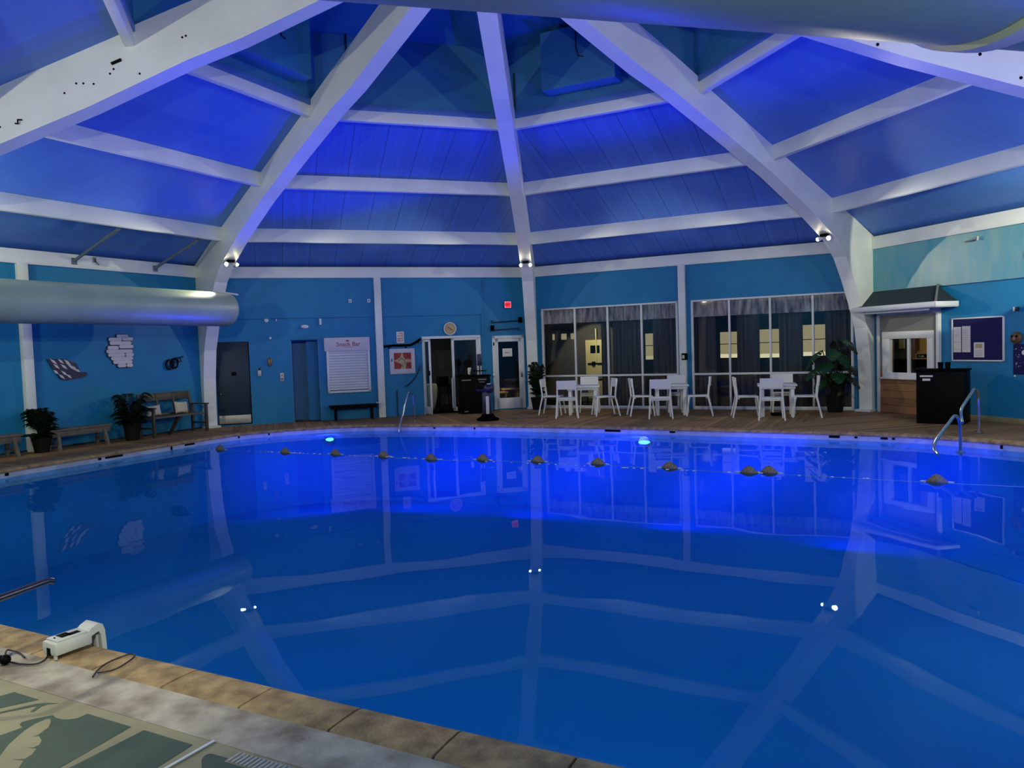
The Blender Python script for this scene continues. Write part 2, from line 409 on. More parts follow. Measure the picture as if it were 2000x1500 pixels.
# pool shell: tile band, plaster walls and floor
shell = empty('pool_basin', Matrix.Identity(4), 'painted pool basin below the water', None, None, 'structure')
def wall_ring(z0, z1, name, m, off=0.0):
    mb = MB(); A = offset(OUT, off) if off else OUT
    for k in range(NP_):
        a, b = A[k], A[(k+1) % NP_]
        mb.bm.faces.new([mb.bm.verts.new(q) for q in (a+Vector((0,0,z0)), b+Vector((0,0,z0)), b+Vector((0,0,z1)), a+Vector((0,0,z1)))])
    bmesh.ops.remove_doubles(mb.bm, verts=mb.bm.verts, dist=.0002)
    return mb.build(name, m, shell)
wall_ring(-.25, -.004, 'tile_band', 'pooltile'); wall_ring(-1.6, -.25, 'plaster_wall', 'poolshell')
mb = MB(); mb.poly([p+Vector((0,0,-1.6)) for p in OUT]); mb.build('basin_floor', 'poolshell', shell, smooth=False)
mb = MB(); mb.poly([p+Vector((0,0,WATER_Z)) for p in OUT]); wat = mb.build('pool_water', 'water', smooth=False, fixn=False)
tag(wat, 'still blue pool water reflecting beams and lamps', 'water', None, 'stuff')
# dark skimmer slots in the tile band
def band_slot(px, py, w_, h_, name='skimmer_slot'):
    q = onz(px, py, -.06); k = min(range(NP_), key=lambda k: (OUT[k]-Vector((q.x, q.y, 0))).length)
    p = OUT[k]; t = (OUT[(k+1) % NP_]-OUT[k-1]).normalized(); n_ = nrms[k]
    m_ = Matrix.Identity(4)
    for r in range(3): m_[r][0] = t[r]; m_[r][1] = n_[r]; m_[r][2] = (0,0,1)[r]; m_[r][3] = p[r]
    mb = MB(); mb.box(-w_/2, w_/2, -.012, .03, -.065-h_/2, -.065+h_/2, 0, m_); mb.build(name, 'black', shell)
for px, py, w_, h_ in [(228,891,.32,.03),(199,897,.05,.04),(357,874,.03,.10),(393,868,.22,.03),(8,925,.05,.05),(467,853,.03,.04),(517,846,.03,.04),
                       (1195,838,.30,.04),(1320,841,.10,.03),(1640,852,.16,.04),(1664,852,.04,.03),(1723,852,.10,.03),(1760,853,.04,.03),(850,836,.04,.03),(918,836,.03,.05),(1970,870,.03,.06)]:
    band_slot(px, py, w_, h_)
# lit niche lamps on the far wall
for px, py in ((648, 849), (1250, 856)):
    q = onz(px, py, WATER_Z-.03); k = min(range(NP_), key=lambda k: (OUT[k]-Vector((q.x, q.y, 0))).length)
    p, n_ = OUT[k], nrms[k]
    e = empty('pool_light', p+Vector((0, 0, -.26)), 'round blue lamp glowing under the water '+('by the left end of the far edge' if px < 1000 else 'below the tables at the far edge'), 'pool light', 'lamps set in the pool wall')
    a_ = -n_*.02; b_ = -n_*.07
    MB().cyl(a_+n_*.02, b_+n_*.03, .12, .11, 24).build('lamp_ring', 'steel', e)
    ln_ = MB().ball((0,0,0), .10, 20, (1, .35, .32)).build('lens', 'poollens', e)
    ln_.location = b_; ln_.rotation_euler = (0, 0, math.atan2(PU.y, PU.x))
    ul = lamp('SPOT', 'lamp_light', -n_*.30+Vector((0, 0, .0)), POOL_FAR_W, BLUE, .07, e, spot_size=1.65, spot_blend=.35)
    ul.rotation_euler = (-n_+Vector((0, 0, 1.0))).to_track_quat('-Z', 'Y').to_euler()

# concrete strip and painted floor on the near side
def strip(n0, n1, z, name, m, kind_label, u0=-4.6, u1=4.8, parent=None):
    mb = MB(); mb.poly([P(u0, n0, z-.02), P(u1, n0, z-.02), P(u1, n1, z-.02), P(u0, n1, z-.02)], (0, 0, .02)); o = mb.build(name, m, parent, smooth=False)
    if not parent: tag(o, kind_label, None, None, 'structure')
    return o
strip(-5.800, -5.557, .006, 'trim_2', 'concrete', 'worn grey concrete strip behind the pool coping')
pf = strip(-9.2, -5.806, .008, 'trim_3', 'cream_paint', 'cream painted concrete floor with green leaf mural')
def paint(name, m, pts, z, sx=3.571, oy=1340, parent=pf):
    mb = MB(); q = [onz(x/sx, y/sx+oy, z) for x, y in pts]; mb.poly(q, (0, 0, .0008)); return mb.build(name, m, parent, smooth=False)
paint('painted_leaf', 'green_paint', [(-300,140),(0,70),(100,42),(270,95),(0,155),(-300,230)], .0088)
paint('painted_leaf', 'green_paint', [(-200,220),(0,181),(250,124),(320,117),(410,121),(330,128),(290,142),(235,180),(210,179),(265,137),(0,192),(-200,235)], .0088)
paint('painted_leaf', 'green_paint', [(-400,450),(0,345),(160,288),(137,272),(150,252),(240,228),(370,203),(385,220),(430,232),(480,233),(540,224),(610,193),(915,285),(400,580),(330,640),(-400,640)], .0088)
paint('painted_leaf', 'green_paint', [(1005,308),(1345,410),(1090,573),(960,660),(330,660),(480,573)], .0088)
paint('painted_leaf', 'green_paint', [(1405,540),(1405,515),(1420,492),(1445,476),(1475,472),(1720,540),(2000,620),(1900,720),(1420,660),(1408,580)], .0088)
paint('painted_feather', 'cream_paint', [(-420,700),(0,490),(60,410),(170,312),(250,262),(320,232),(350,228),(355,250),(340,288),(265,340),(220,357),(270,350),(290,378),(275,410),(235,428),(175,430),(255,437),(220,480),(175,508),(80,514),(165,522),(130,573),(60,700)], .0096)
# white cover strip and ribbed drain
mb = MB(); a, b = onz(1180/3.571, 565/3.571+1340, .012), onz(1495/3.571, 385/3.571+1340, .012)
d = (b-a).normalized(); a = a-d*.25; s_ = Vector((-d.y, d.x, 0))*.006
mb.poly([a-s_, b-s_, b+s_, a+s_], (0, 0, .005)); o = mb.build('joint_cover', 'whiteplastic', smooth=False)
tag(o, 'thin white cover strip lying across the painted floor', 'floor strip')
ud = onz(468, 1468, .01).dot(PU)
dr = empty('floor_drain', P(ud+.42, -5.82, .010), 'ribbed grey drain grate at the edge of the painted floor', 'drain', rz=math.atan2(PU.y, PU.x))
box(-.42, .62, -.075, 0, -.006, .001, 'drain_tray', 'concrete', dr)
mb = MB()
for k in range(48): mb.box(-.41+k*.021, -.41+k*.021+.010, -.07, -.006, 0, .005)
mb.build('drain_grate', mat('pale_drain_ribs', (.42, .42, .36), .6), dr, smooth=False)
# dark bits on the stone
# ------------------------------------------------------------------ walls
ZT = 3.50
def wall(i, name, openings, m='teal', z1=ZT, label=None):
    Ls = (V(i+1)-V(i)).length
    xs = sorted({-.05, Ls+.05, *[o[0] for o in openings], *[o[1] for o in openings]}); zs = sorted({-.02, z1, *[o[2] for o in openings], *[o[3] for o in openings]})
    mb = MB()
    for xa, xb in zip(xs, xs[1:]):
        for za, zb in zip(zs, zs[1:]):
            cx, cz = (xa+xb)/2, (za+zb)/2
            if any(o[0] < cx < o[1] and o[2] < cz < o[3] for o in openings): continue
            mb.box(xa, xb, 0, .12, za, zb)
    o = mb.build(name, m, smooth=False); o.matrix_world = wmat(i); tag(o, label, None, None, 'structure'); return o
wall(-2, 'wall_left', [], label='teal painted wall behind the benches')
wall(-1, 'wall_back', [(.21,.92,.02,1.87),(1.82,2.44,0,1.86),(4.85,6.30,0,1.86),(6.60,7.42,.02,1.84)], label='teal painted wall with the doors and the shutter')
wall(0, 'wall_window', [(.28,3.71,.03,2.46),(4.01,7.36,.03,2.46)], label='teal painted wall above the tall curtained windows')
wall(1, 'wall_right', [(.42,1.62,.70,1.60)], label='teal painted wall with the ticket window and notice board')
for i, nm in ((2, 'wall_side'), (3, 'wall_near'), (4, 'wall_rear'), (-3, 'wall_far_left')): wall(i, nm, [], label='teal painted wall behind the viewer')
tn = [5]
def trim(mb_or_obj, label, m='white', parent=None, i=None, smooth=True, uv=None):
    o = mb_or_obj.build('trim_%d' % tn[0], m, parent, None, smooth, uv=uv); tn[0] += 1
    if i is not None: o.matrix_world = wmat(i)
    return tag(o, label, None, None, 'structure')
SIDE = (V(1)-V(0)).length
names = {-2: 'left wall', -1: 'back wall with the doors', 0: 'curtained window wall', 1: 'right wall with the notice board'}
for i in range(-3, 5):
    nm = names.get(i, 'wall behind the viewer')
    trim(MB().box(-.02, SIDE+.02, -.09, .02, 3.27, 3.52, .006), 'white eave board along the top of the '+nm, i=i)
    if i in names:
        trim(MB().box(3.745, 3.905, -.11, .02, -.005, 3.29, .006), 'slim white post halfway along the '+nm, i=i)
trim(MB().box(.12, 6.36, -.035, .02, 2.37, 3.30).box(6.34, 6.38, -.035, .02, 1.86, 2.40), 'raised teal board panel above the doors', 'teal', i=-1)
trim(MB().box(.12, 7.4, -.035, .02, 2.40, 3.30), 'raised teal board panel above the notice board', 'teal_gloss', i=1)
trim(MB().box(1.75, 7.5, -.03, .02, 0, .09, .004), 'white skirting board under the notice board', 'cream_paint', i=1)
trim(MB().box(.1, 7.55, -.02, .01, 0, .03, .003), 'dark skirting line behind the benches', 'navy', i=-2)

# ------------------------------------------------------------------ arches, purlins, roof
ARCH = [(9.80,0),(9.80,.5),(9.75,1.1),(9.62,1.7),(9.36,2.2),(9.08,2.66),(8.77,3.08),(8.32,3.42),(7.40,3.85),(6.22,4.32),(4.75,4.80),(3.47,5.20),(2.82,5.36),(1.24,5.88),(.12,6.24)]
def roof_z(r): return 3.50 + (10.2-r)*.3275
OUTA = [(.12, 6.78), (4.2, roof_z(4.2)+.03), (10.05, roof_z(10.05)+.02), (10.12, 3.4), (10.12, 0)]
def arch_mesh(i):
    mb = MB(); a = TH+i*A8; d = Vector((math.sin(a), math.cos(a), 0)); s = Vector((d.y, -d.x, 0))*.13
    # quads between soffit and back so that the flank stays a clean strip
    inner = ARCH if i not in (-2, 2) else [(r, z-.21*max(0, min(1, (r-1.5)/3.2, (8.6-r)/1.6))) for r, z in ARCH]; back = []
    for r, z in ARCH:
        if z < 3.35: back.append((10.12, z))
        elif r > 4.2: back.append((r+.16 if r+.16 < 10.05 else 10.05, roof_z(r+.16)+.02))
        else: back.append((r+.13, 6.78-(r+.13-.12)*((6.78-roof_z(4.2)-.03)/4.08)))
    back[7] = (10.08, 3.5)
    V0 = [[mb.bm.verts.new(d*r+Vector((0,0,z))+s*q) for (r, z) in L_] for L_ in (inner, back) for q in (-1, 1)]
    iL, iR, bL, bR = V0[0], V0[1], V0[2], V0[3]
    n = len(inner)
    for k in range(n-1):
        for A, B in ((iL, iR), (iR, bR), (bR, bL), (bL, iL)):
            mb.bm.faces.new((A[k], A[k+1], B[k+1], B[k]))
    mb.bm.faces.new((iL[0], iR[0], bR[0], bL[0])); mb.bm.faces.new((iL[-1], iR[-1], bR[-1], bL[-1]))
    # foot
    m_ = Matrix.Identity(4)
    for r in range(3): m_[r][0] = s[r]/.13; m_[r][1] = d[r]; m_[r][2] = (0,0,1)[r]
    mb.box(-.16, .16, 9.66, 10.0, 0, .045, .006, m_)
    return mb
an = {-2: 'at the far left of the photo, with screw holes', -1: 'beside the dark door and the long duct', 0: 'between the glass door and the curtained windows',
      1: 'beside the ticket booth', 2: 'at the right edge, near the overhead duct'}
for i in range(-3, 5):
    o = trim(arch_mesh(i), 'white curved roof beam rising '+an.get(i, 'behind the viewer'), smooth=False)
    if i == -2:
        d = V(-2).normalized(); s_ = Vector((-d.y, d.x, 0))
# purlins
PUR = [(8.28, 3.86, 4.14), (6.22, 4.56, 4.84), (4.17, 5.27, 5.46)]
lev = ['lowest', 'middle', 'top']
for i in range(-4, 4):
    nm = {-3: 'upper left roof bay', -2: 'roof bay above the benches', -1: 'roof bay above the doors', 0: 'roof bay above the curtained windows', 1: 'roof bay above the ticket booth'}.get(i, 'roof bay behind the viewer')
    a, u, out = frame_of(i); ap0 = R0*COS8
    for lv, (r, z0, z1) in enumerate(PUR):
        mb = MB(); ap = r*COS8; h = r*math.sin(PI/8)
        mb.box(SIDE/2-h, SIDE/2+h, -(ap0-ap), -(ap0-ap)+.11, z0, z1, .005)
        trim(mb, lev[lv]+' white crossbeam in the '+nm, i=i)
# roof boards
for i in range(-4, 4):
    a, u, out = frame_of(i); ap0 = R0*COS8
    rr = [10.25, 4.24]; mb = MB(); vs = []
    for r in rr:
        h = r*math.sin(PI/8); y = -(ap0-r*COS8)
        vs.append(((SIDE/2-h, y, roof_z(r)), (SIDE/2+h, y, roof_z(r))))
    mb.poly([vs[0][0], vs[0][1], vs[1][1], vs[1][0]], (0, 0, .05))
    nm = {-3: 'at the upper left', -2: 'above the benches', -1: 'above the doors', 0: 'above the curtained windows', 1: 'above the ticket booth'}.get(i, 'behind the viewer')
    o = mb.build('ceiling', 'roof' if i in (-1, 0) else 'roof_smooth', None, smooth=False, uv=lambda c: (c.x, c.y)); o.matrix_world = wmat(i)
    tag(o, 'sloping blue board ceiling '+nm, None, None, 'structure')
    # lantern wall
    ap = 3.86; h = ap*math.tan(PI/8); y = -(ap0-ap)
    mb = MB().box(SIDE/2-h, SIDE/2+h, y, y+.05, 5.44, 6.62); o = mb.build('wall_lantern', 'teal_dark', smooth=False); o.matrix_world = wmat(i)
    tag(o, 'upright deep teal wall of the raised roof lantern '+nm, None, None, 'structure')
    trim(MB().box(SIDE/2-h, SIDE/2+h, y-.03, y+.06, 5.44, 5.54, .004), 'blue ledge board at the foot of the lantern wall '+nm, 'ledge', i=i)
mb = MB()
cz = mb.bm.verts.new((0, 0, 7.5)); ring = [mb.bm.verts.new(V(i, 4.25, 6.60)) for i in range(8)]
for k in range(8): mb.bm.faces.new((ring[k], ring[(k+1) % 8], cz))
lc = mb.build('ceiling_lantern', 'teal_dark', smooth=False); tag(lc, 'pointed deep teal ceiling of the roof lantern', None, None, 'structure')
trim(MB().cyl((0,0,6.0), (0,0,6.9), .38, .38, 8), 'hub block where the roof beams meet')

# vent boxes on the lantern walls
for i, s0_, s1_, lab in ((0, 3.04, 4.29, 'teal vent box on the lantern wall above the curtained windows'), (-2, 3.62, 4.95, 'teal vent box on the lantern wall above the benches')):
    y = -(R0*COS8-3.86)
    e = empty('vent_box', wmat(i, (s0_+s1_)/2, -y, 5.68), lab, 'vent box', 'vent boxes in the roof lantern'); w_ = (s1_-s0_)/2
    MB().box(-w_, w_, -.36, -.002, 0, .92, .006).build('casing', 'teal_dark', e, smooth=False)
    MB().tube([(0, -.375, .95), (0, -.38, .55), (.04, -.38, .42), (.12, -.38, .40)], .010, 8).build('cable', 'cable', e)
# hanging cable in the lantern near the duct post
for px, lab, pts in ((0, 'black cable hanging down the lantern corner above the shutter', [(3.9,5.2),(3.92,5.7),(3.9,6.3)]),):
    d = V(-1).normalized(); s_ = Vector((d.y, -d.x, 0))
    o = MB().tube([wpos(-1, 2.75, 5.44, 5.75), wpos(-1, 2.72, 5.42, 6.0), wpos(-1, 2.74, 5.42, 6.62)], .014, 8).build('hanging_cable', 'cable'); tag(o, lab, 'cable')
o = MB().tube([wpos(0, 2.38, 5.40, 5.6), wpos(0, 2.38, 5.40, 6.2)], .012, 8).build('hanging_cable', 'cable'); tag(o, 'dark cable running up the lantern wall beside the centre beam', 'cable')
# conduits on the roof above the left wall
for s_, lab in ((4.75, 'nearer the slim post'), (6.45, 'nearer the curved beam')):
    e = empty('roof_strut', wmat(-2, s_, 0.0), 'grey angled roof strut above the benches, '+lab, 'roof strut', 'angled struts under the left roof')
    MB().cyl((0, -.10, 3.40), (.02, -1.38, 3.86), .030, .030, 10).build('rod', 'strut', e)
    MB().box(-.05, .05, -.11, -.09, 3.33, 3.45, .004).build('bracket', 'strut', e)
e = empty('wall_hook', wmat(-2, 5.15, .10, 3.42), 'small dark hook on the white eave board, between the roof struts', 'hook')
MB().tube([(0,0,.06),(0,-.02,0),(.02,-.05,-.05),(.05,-.05,-.06)], .008, 6).build('hook_arm', 'cable', e)
MB().box(-.03, .03, -.008, 0, -.02, .08).build('hook_plate', 'greypanel', e)
# screw holes and a small plate on the left beam flank
d = V(-2).normalized(); side = Vector((-d.y, d.x, 0))
if side.dot(Vector((CAM.x, CAM.y, 0))-V(-2)) < 0: side = -side
def on_flank(i, px, py, half=.131):
    d = V(i).normalized(); sd = Vector((-d.y, d.x, 0))
    if sd.dot(Vector((CAM.x, CAM.y, 0))) < 0: sd = -sd
    a_ = onz(px, py, 0)-CAM if py > 760 else None
    X = (px-1000)/F_PX; U2 = -(py-750)/F_PX; c, s = math.cos(ROLL), math.sin(ROLL); x0 = X*c+U2*s; U = -X*s+U2*c
    c, s = math.cos(PITCH), math.sin(PITCH); r = Vector((x0, c+U*s, -s+U*c))
    t = (sd*half-CAM).dot(sd)/r.dot(sd); return CAM+r*t, sd, d
mb = MB()
for px, py in [(126,182),(149,163),(163,163),(183,164),(215,144),(222,135),(273,144),(356,73),(363,70),(0,248)]:
    p, sd, dd = on_flank(-2, px, py); mb.cyl(p-sd*.004, p+sd*.004, .013, .013, 8)
o = mb.build('bolt_holes', 'black'); tag(o, 'dark screw holes dotted along the left roof beam', 'screw holes', None, 'stuff')
mb = MB()
for px, py in [(1914,106),(1994,152),(1714,87)]:
    p, sd, dd = on_flank(2, px, py); mb.cyl(p-sd*.004, p+sd*.004, .018, .018, 10)
o = mb.build('bolt_holes', 'black'); tag(o, 'dark bolt holes on the beam at the right edge of the photo', 'screw holes', None, 'stuff')
p, sd, dd = on_flank(-2, 228, 121)
o = MB().cyl(p-dd*.06+sd*.01-Vector((0,0,-.02)), p+dd*.06+sd*.01+Vector((0,0,-.02)), .018, .018, 8).build('cable_clip', 'black'); tag(o, 'short black clip on the left roof beam', 'clip')
p, sd, dd = on_flank(-2, 38, 235)
o = MB().tube([p-dd*.04+sd*.01, p+sd*.03, p+sd*.03-Vector((0,0,.05)), p+dd*.04+sd*.02-Vector((0,0,.04))], .010, 6).build('beam_hook', 'black'); tag(o, 'small black hook low on the left roof beam', 'hook')

# ------------------------------------------------------------------ flood lamps on the beams
fn = {-1: 'twin flood lamp on the curved beam beside the long duct', 0: 'twin flood lamp on the beam above the glass door', 1: 'twin flood lamp on the curved beam above the ticket booth'}
for i in range(-3, 5):
    d = V(i).normalized(); p = V(i, 8.17, 3.40)
    m_ = Matrix.Identity(4); s_ = Vector((-d.y, d.x, 0))
    s_ = Vector((d.y, -d.x, 0))
    for r in range(3): m_[r][0] = s_[r]; m_[r][1] = d[r]; m_[r][2] = (0,0,1)[r]; m_[r][3] = p[r]
    e = empty('flood_lamp', m_, fn.get(i, 'twin flood lamp on a roof beam behind the viewer'), 'lamp', 'twin flood lamps on the roof beams')
    MB().box(-.07, .07, -.05, .05, .03, .08, .006).build('mount', 'black', e)
    for sx in (-1, 1):
        c = Vector((sx*.085, -.03, -.01)); dr_ = Vector((sx*.80, -.5, -.2)).normalized()
        MB().tube([c-dr_*.06, c-dr_*.02, c+dr_*.02], [.022, .038, .045], 14).build('lamp_head', 'whiteplastic', e)
        MB().ball(c+dr_*.03, .030, 12).build('bulb', 'bulb', e)
        sl_ = lamp('SPOT', 'lamp_light', c+dr_*.09, FLOOD_W*{4: 1.9, -3: 1.8, 3: 1.8, -2: .55, 2: .5}.get(i, 1.0), WARM, .035, e, spot_size=2.5 if i in (3, 4, -3, -2, 2) else 1.35, spot_blend=.5)
        sl_.rotation_euler = Vector((sx*.85, -.55, -.12 if i in (3, 4, -3) else -.2)).to_track_quat('-Z', 'Y').to_euler()

# added spot without a fixture, shaped to throw a hard patch on the boards
pl = lamp('SPOT', 'patch_spot_light', V(2, 8.0, 3.30), 800, WARM, .03, spot_size=.62, spot_blend=.12)
pl.rotation_euler = (wpos(1, 3.0, 0, 3.2)-V(2, 8.0, 3.30)).to_track_quat('-Z', 'Y').to_euler()
# added fill lamp, out of view, brightening the near deck and overhead duct's underside
e = empty('fill_lamp', wmat(3, 5.6, .02, 1.55), 'added round fill lamp on the wall behind the viewer', 'lamp')
MB().tube([(0, 0, 0), (0, -.06, 0)], [.12, .11], 24).build('lamp_housing', 'black', e)
MB().ball((0, -.06, 0), .085, 18, (1, .5, 1)).build('bulb', emis('fill_lamp_glow', (.9, 1, .75), 6), e)
lamp('POINT', 'lamp_light', (0, -.16, 0), 26, (.88, 1.0, .66), .06, e)
# ------------------------------------------------------------------ ducts
def duct(i, s0_, s1_, name, lab, rings, cap=None, r=.33, t=1.84, z=2.47, tilt=0):
    e = empty(name, wmat(i, 0, t, z) @ Matrix.Rotation(tilt, 4, 'Y'), lab, 'duct')
    prof = [(s0_, r)]
    pts = [(s0_, 0, 0), (s1_, 0, 0)]; rs = [r, r]
    if cap == 'end':
        pts = [(s0_,0,0),(s1_-.10,0,0),(s1_-.04,0,0),(s1_,0,0),(s1_+.005,0,0)]; rs = [r, r, r*.985, r*.93, r*.6]
    MB().tube(pts, rs, 64).build('duct_body', 'duct', e)
    for s_ in rings:
        MB().tube([(s_-.03,0,0),(s_-.03,0,0.0001),(s_+.03,0,0),(s_+.03,0,.0001)], [r, r+.012, r+.012, r], 64).build('joint_ring', mat('pale_ring', (.78, .74, .55), .5), e)
    return e
dl = duct(-2, .7, 6.68, 'air_duct', 'long round painted duct running above the left benches', [], 'end')
MB().cyl((6.55, .05, .34), (7.0, .05, .31), .018, .018, 8).build('hanger_rod', 'whiteplastic', dl)
dn = duct(3, 1.1, 6.9, 'air_duct', 'wide pale green duct crossing just overhead at the top', [4.86], z=2.651, tilt=.035)
# sprinkler-like detector under the overhead duct
e = empty('smoke_detector', wmat(3, 4.50, 1.95, 2.14), 'small white detector cup hanging beneath the overhead duct', 'detector')
MB().lathe([(.0,-.055),(.012,-.055),(.016,-.045),(.018,-.04),(.022,0),(.026,0),(.026,.03),(0,.03)], seg=20).build('cup', 'whiteplastic', e)

# ------------------------------------------------------------------ doors in the back wall
def wthing(name, i, s, t, z, lab, cat, group=None): return empty(name, wmat(i, s, t, z), lab, cat, group)
d1 = empty('door_1', wmat(-1, .565, 0, 0), 'dark slate blue door with a steel kick plate', None, None, 'structure')
MB().box(-.35, .35, .01, .06, .03, 1.86, .004).build('door_leaf', 'doorblue', d1)
MB().box(-.335, .335, -.004, .01, .05, .235, .003).build('kick_plate', 'kick', d1)
MB().ball((-.27, -.012, .72), .022, 12).build('door_knob', 'steel', d1)
MB().box(-.03, .07, -.0, .011, 1.12, 1.20, .002).build('door_sign', 'black', d1)
MB().box(.345, .36, -.005, .02, .03, 1.86).build('door_edge', 'black', d1)
# recess
d2 = empty('door_2', wmat(-1, 2.13, 0, 0), 'open doorway recess in the teal wall', None, None, 'structure')
MB().box(-.31, -.29, .0, .6, 0, 1.86).box(.29, .31, .0, .6, 0, 1.86).box(-.31, .31, .58, .6, 0, 1.86).box(-.31,.31,0,.6,1.86,1.88).build('recess_lining', 'teal_dark', d2)
MB().box(.05, .29, .3, .33, 0, 1.86).build('recess_return', 'teal', d2)
# storefront double doors
d3 = empty('door_3', wmat(-1, 4.85, 0, 0), 'white framed glass double door, left leaf standing open', None, None, 'structure')
MB().box(0, 1.45, -.03, .05, 1.81, 1.87, .004).box(0, .04, -.03, .05, 0, 1.81, .004).box(1.40, 1.45, -.03, .05, 0, 1.81, .004).build('door_frame', 'frame', d3)
lf = MB().box(.72, .78, -.02, .03, .04, 1.81, .004).box(1.34, 1.40, -.02, .03, .04, 1.81, .004).box(.72, 1.40, -.02, .03, .04, .14, .004).box(.72, 1.4, -.02, .03, 1.76, 1.81, .004).build('door_leaf', 'frame', d3)
MB().box(.78, 1.34, .0, .006, .14, 1.76).build('pane', 'glass', lf, smooth=False)
mt = Matrix.Translation((.03, -.03, 0)) @ Matrix.Rotation(-1.42, 4, 'Z')
lf2 = MB().box(0, .05, -.02, .02, .03, 1.80, .004, mt).box(.37, .42, -.02, .02, .03, 1.80, .004, mt).box(0, .42, -.02, .02, .03, .20, .004, mt).box(0, .42, -.02, .02, 1.74, 1.80, .004, mt).build('open_leaf', 'frame', d3)
MB().box(.05, .37, -.003, .003, .2, 1.74, 0, mt).build('pane', 'glass', lf2, smooth=False)
MB().box(.38, .44, -.05, -.02, .95, 1.06, .006, mt).build('lock_box', 'black', lf2)
MB().box(.68, .71, -.06, -.035, .12, .85, .006).build('pull_handle', 'frame', d3)
# glass door with paper notice
d4 = empty('door_4', wmat(-1, 7.01, 0, 0), 'white framed dark glass door with a paper notice', None, None, 'structure')
MB().box(-.41, -.34, -.04, .05, .02, 1.84, .004).box(.34, .41, -.04, .05, .02, 1.84, .004).box(-.41, .41, -.04, .05, 1.77, 1.84, .004).build('door_frame', 'frame', d4)
dl4 = MB().box(-.34, -.26, -.02, .03, .03, 1.77, .004).box(.27, .34, -.02, .03, .03, 1.77, .004).box(-.34, .34, -.02, .03, 1.69, 1.77, .004).box(-.34, .34, -.02, .03, .03, .29, .004).build('door_leaf', 'frame', d4)
MB().box(-.26, .27, .0, .006, .29, 1.69).build('pane', 'glass', dl4, smooth=False)
MB().box(-.43, -.40, -.055, -.03, .82, .90, .004).box(.30, .34, -.06, -.02, .80, .92, .005).build('door_handle', 'steel', d4)
MB().box(-.395, -.37, -.06, -.04, 1.60, 1.68, .003).build('hinge', 'black', d4)
e = wthing('paper_sign', -1, 6.985, .012, 1.32, 'white paper notice with blue print on the dark glass door', 'sign')
MB().box(-.125, .125, -.004, 0, 0, .20, .001).build('sheet', 'paper', e)
MB().box(-.07,-.02,-.006,-.004,.09,.105).box(-.015,.02,-.006,-.004,.088,.107).box(.03,.06,-.006,-.004,.09,.105).build('print', mat('blue_print', (.03,.12,.35), .7), e)
# dim back room behind the doors
rm = MB(); x0, x1, y0, y1 = 4.3, 7.62, .13, 2.9
rm.box(x0, x1, y1, y1+.05, -.02, 2.6).box(x0-.05, x0, y0, y1, -.02, 2.6).box(x1, x1+.05, y0, y1, -.02, 2.6).box(x0, x1, y0, y1, 2.3, 2.35).box(6.42, 6.48, y0, y1, 0, 2.3)
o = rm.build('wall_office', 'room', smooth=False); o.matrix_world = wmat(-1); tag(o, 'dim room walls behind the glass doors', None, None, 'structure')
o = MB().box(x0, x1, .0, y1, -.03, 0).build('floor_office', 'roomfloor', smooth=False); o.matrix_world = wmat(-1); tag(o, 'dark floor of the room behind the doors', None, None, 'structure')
lamp('POINT', 'office_light', wpos(-1, 5.3, -.45, 2.2), 8, (.9, .9, 1), .1)  # added light, no fixture, to brighten the back room
e = wthing('urn', -1, 5.13, -.75, 0, 'large pale rounded urn inside the open doorway', 'urn')
MB().lathe([(.08,0),(.14,.1),(.20,.35),(.22,.55),(.20,.68),(.17,.70),(.15,.68)], seg=28).build('vessel', 'creamdoor', e)
e = wthing('wall_picture', -1, 5.0, -2.86, 1.1, 'dark picture on the wall inside the doorway', 'picture')
MB().box(-.14,.14,-.03,0,0,.62,.005).build('picture_frame', 'black', e)
e = wthing('bar_stool', -1, 5.55, -.9, 0, 'dark stool inside the open doorway', 'stool')
MB().box(-.16,.16,-.16,.16,.60,.64,.01).build('seat', 'black', e)
MB().box(-.16,.16,.13,.16,.62,.86,.01).build('backrest', 'black', e)
for a_, b_ in ((-1,-1),(1,-1),(-1,1),(1,1)): MB().cyl((a_*.13,b_*.13,.61),(a_*.17,b_*.17,0),.014,.014,8).build('leg','black',e)
for k, (s_, y_, h_) in enumerate(((6.75, .55, .42), (7.15, .75, .50))):
    e = wthing('wooden_bench', -1, s_+.1, -y_, 0, ('lower tan timber bench seen through the glass door' if k == 0 else 'taller tan timber bench seen through the glass door'), 'bench')
    MB().box(-.26,.26,-.14,.14,h_-.05,h_,.006).build('seat', 'wood_tan', e)
    for sx in (-1, 1): MB().box(sx*.2-.03, sx*.2+.03, -.12, .12, 0, h_-.05, .005).build('leg', 'wood_tan', e)
    MB().box(-.22,.22,-.02,.02,.12,.16,.003).build('stretcher', 'wood_tan', e)
lamp('SPOT', 'office_light', wpos(-1, 7.0, -.35, .9), 9, (1, .85, .5), .03, spot_size=1.5)  # added spot, no fixture, to light the timber benches

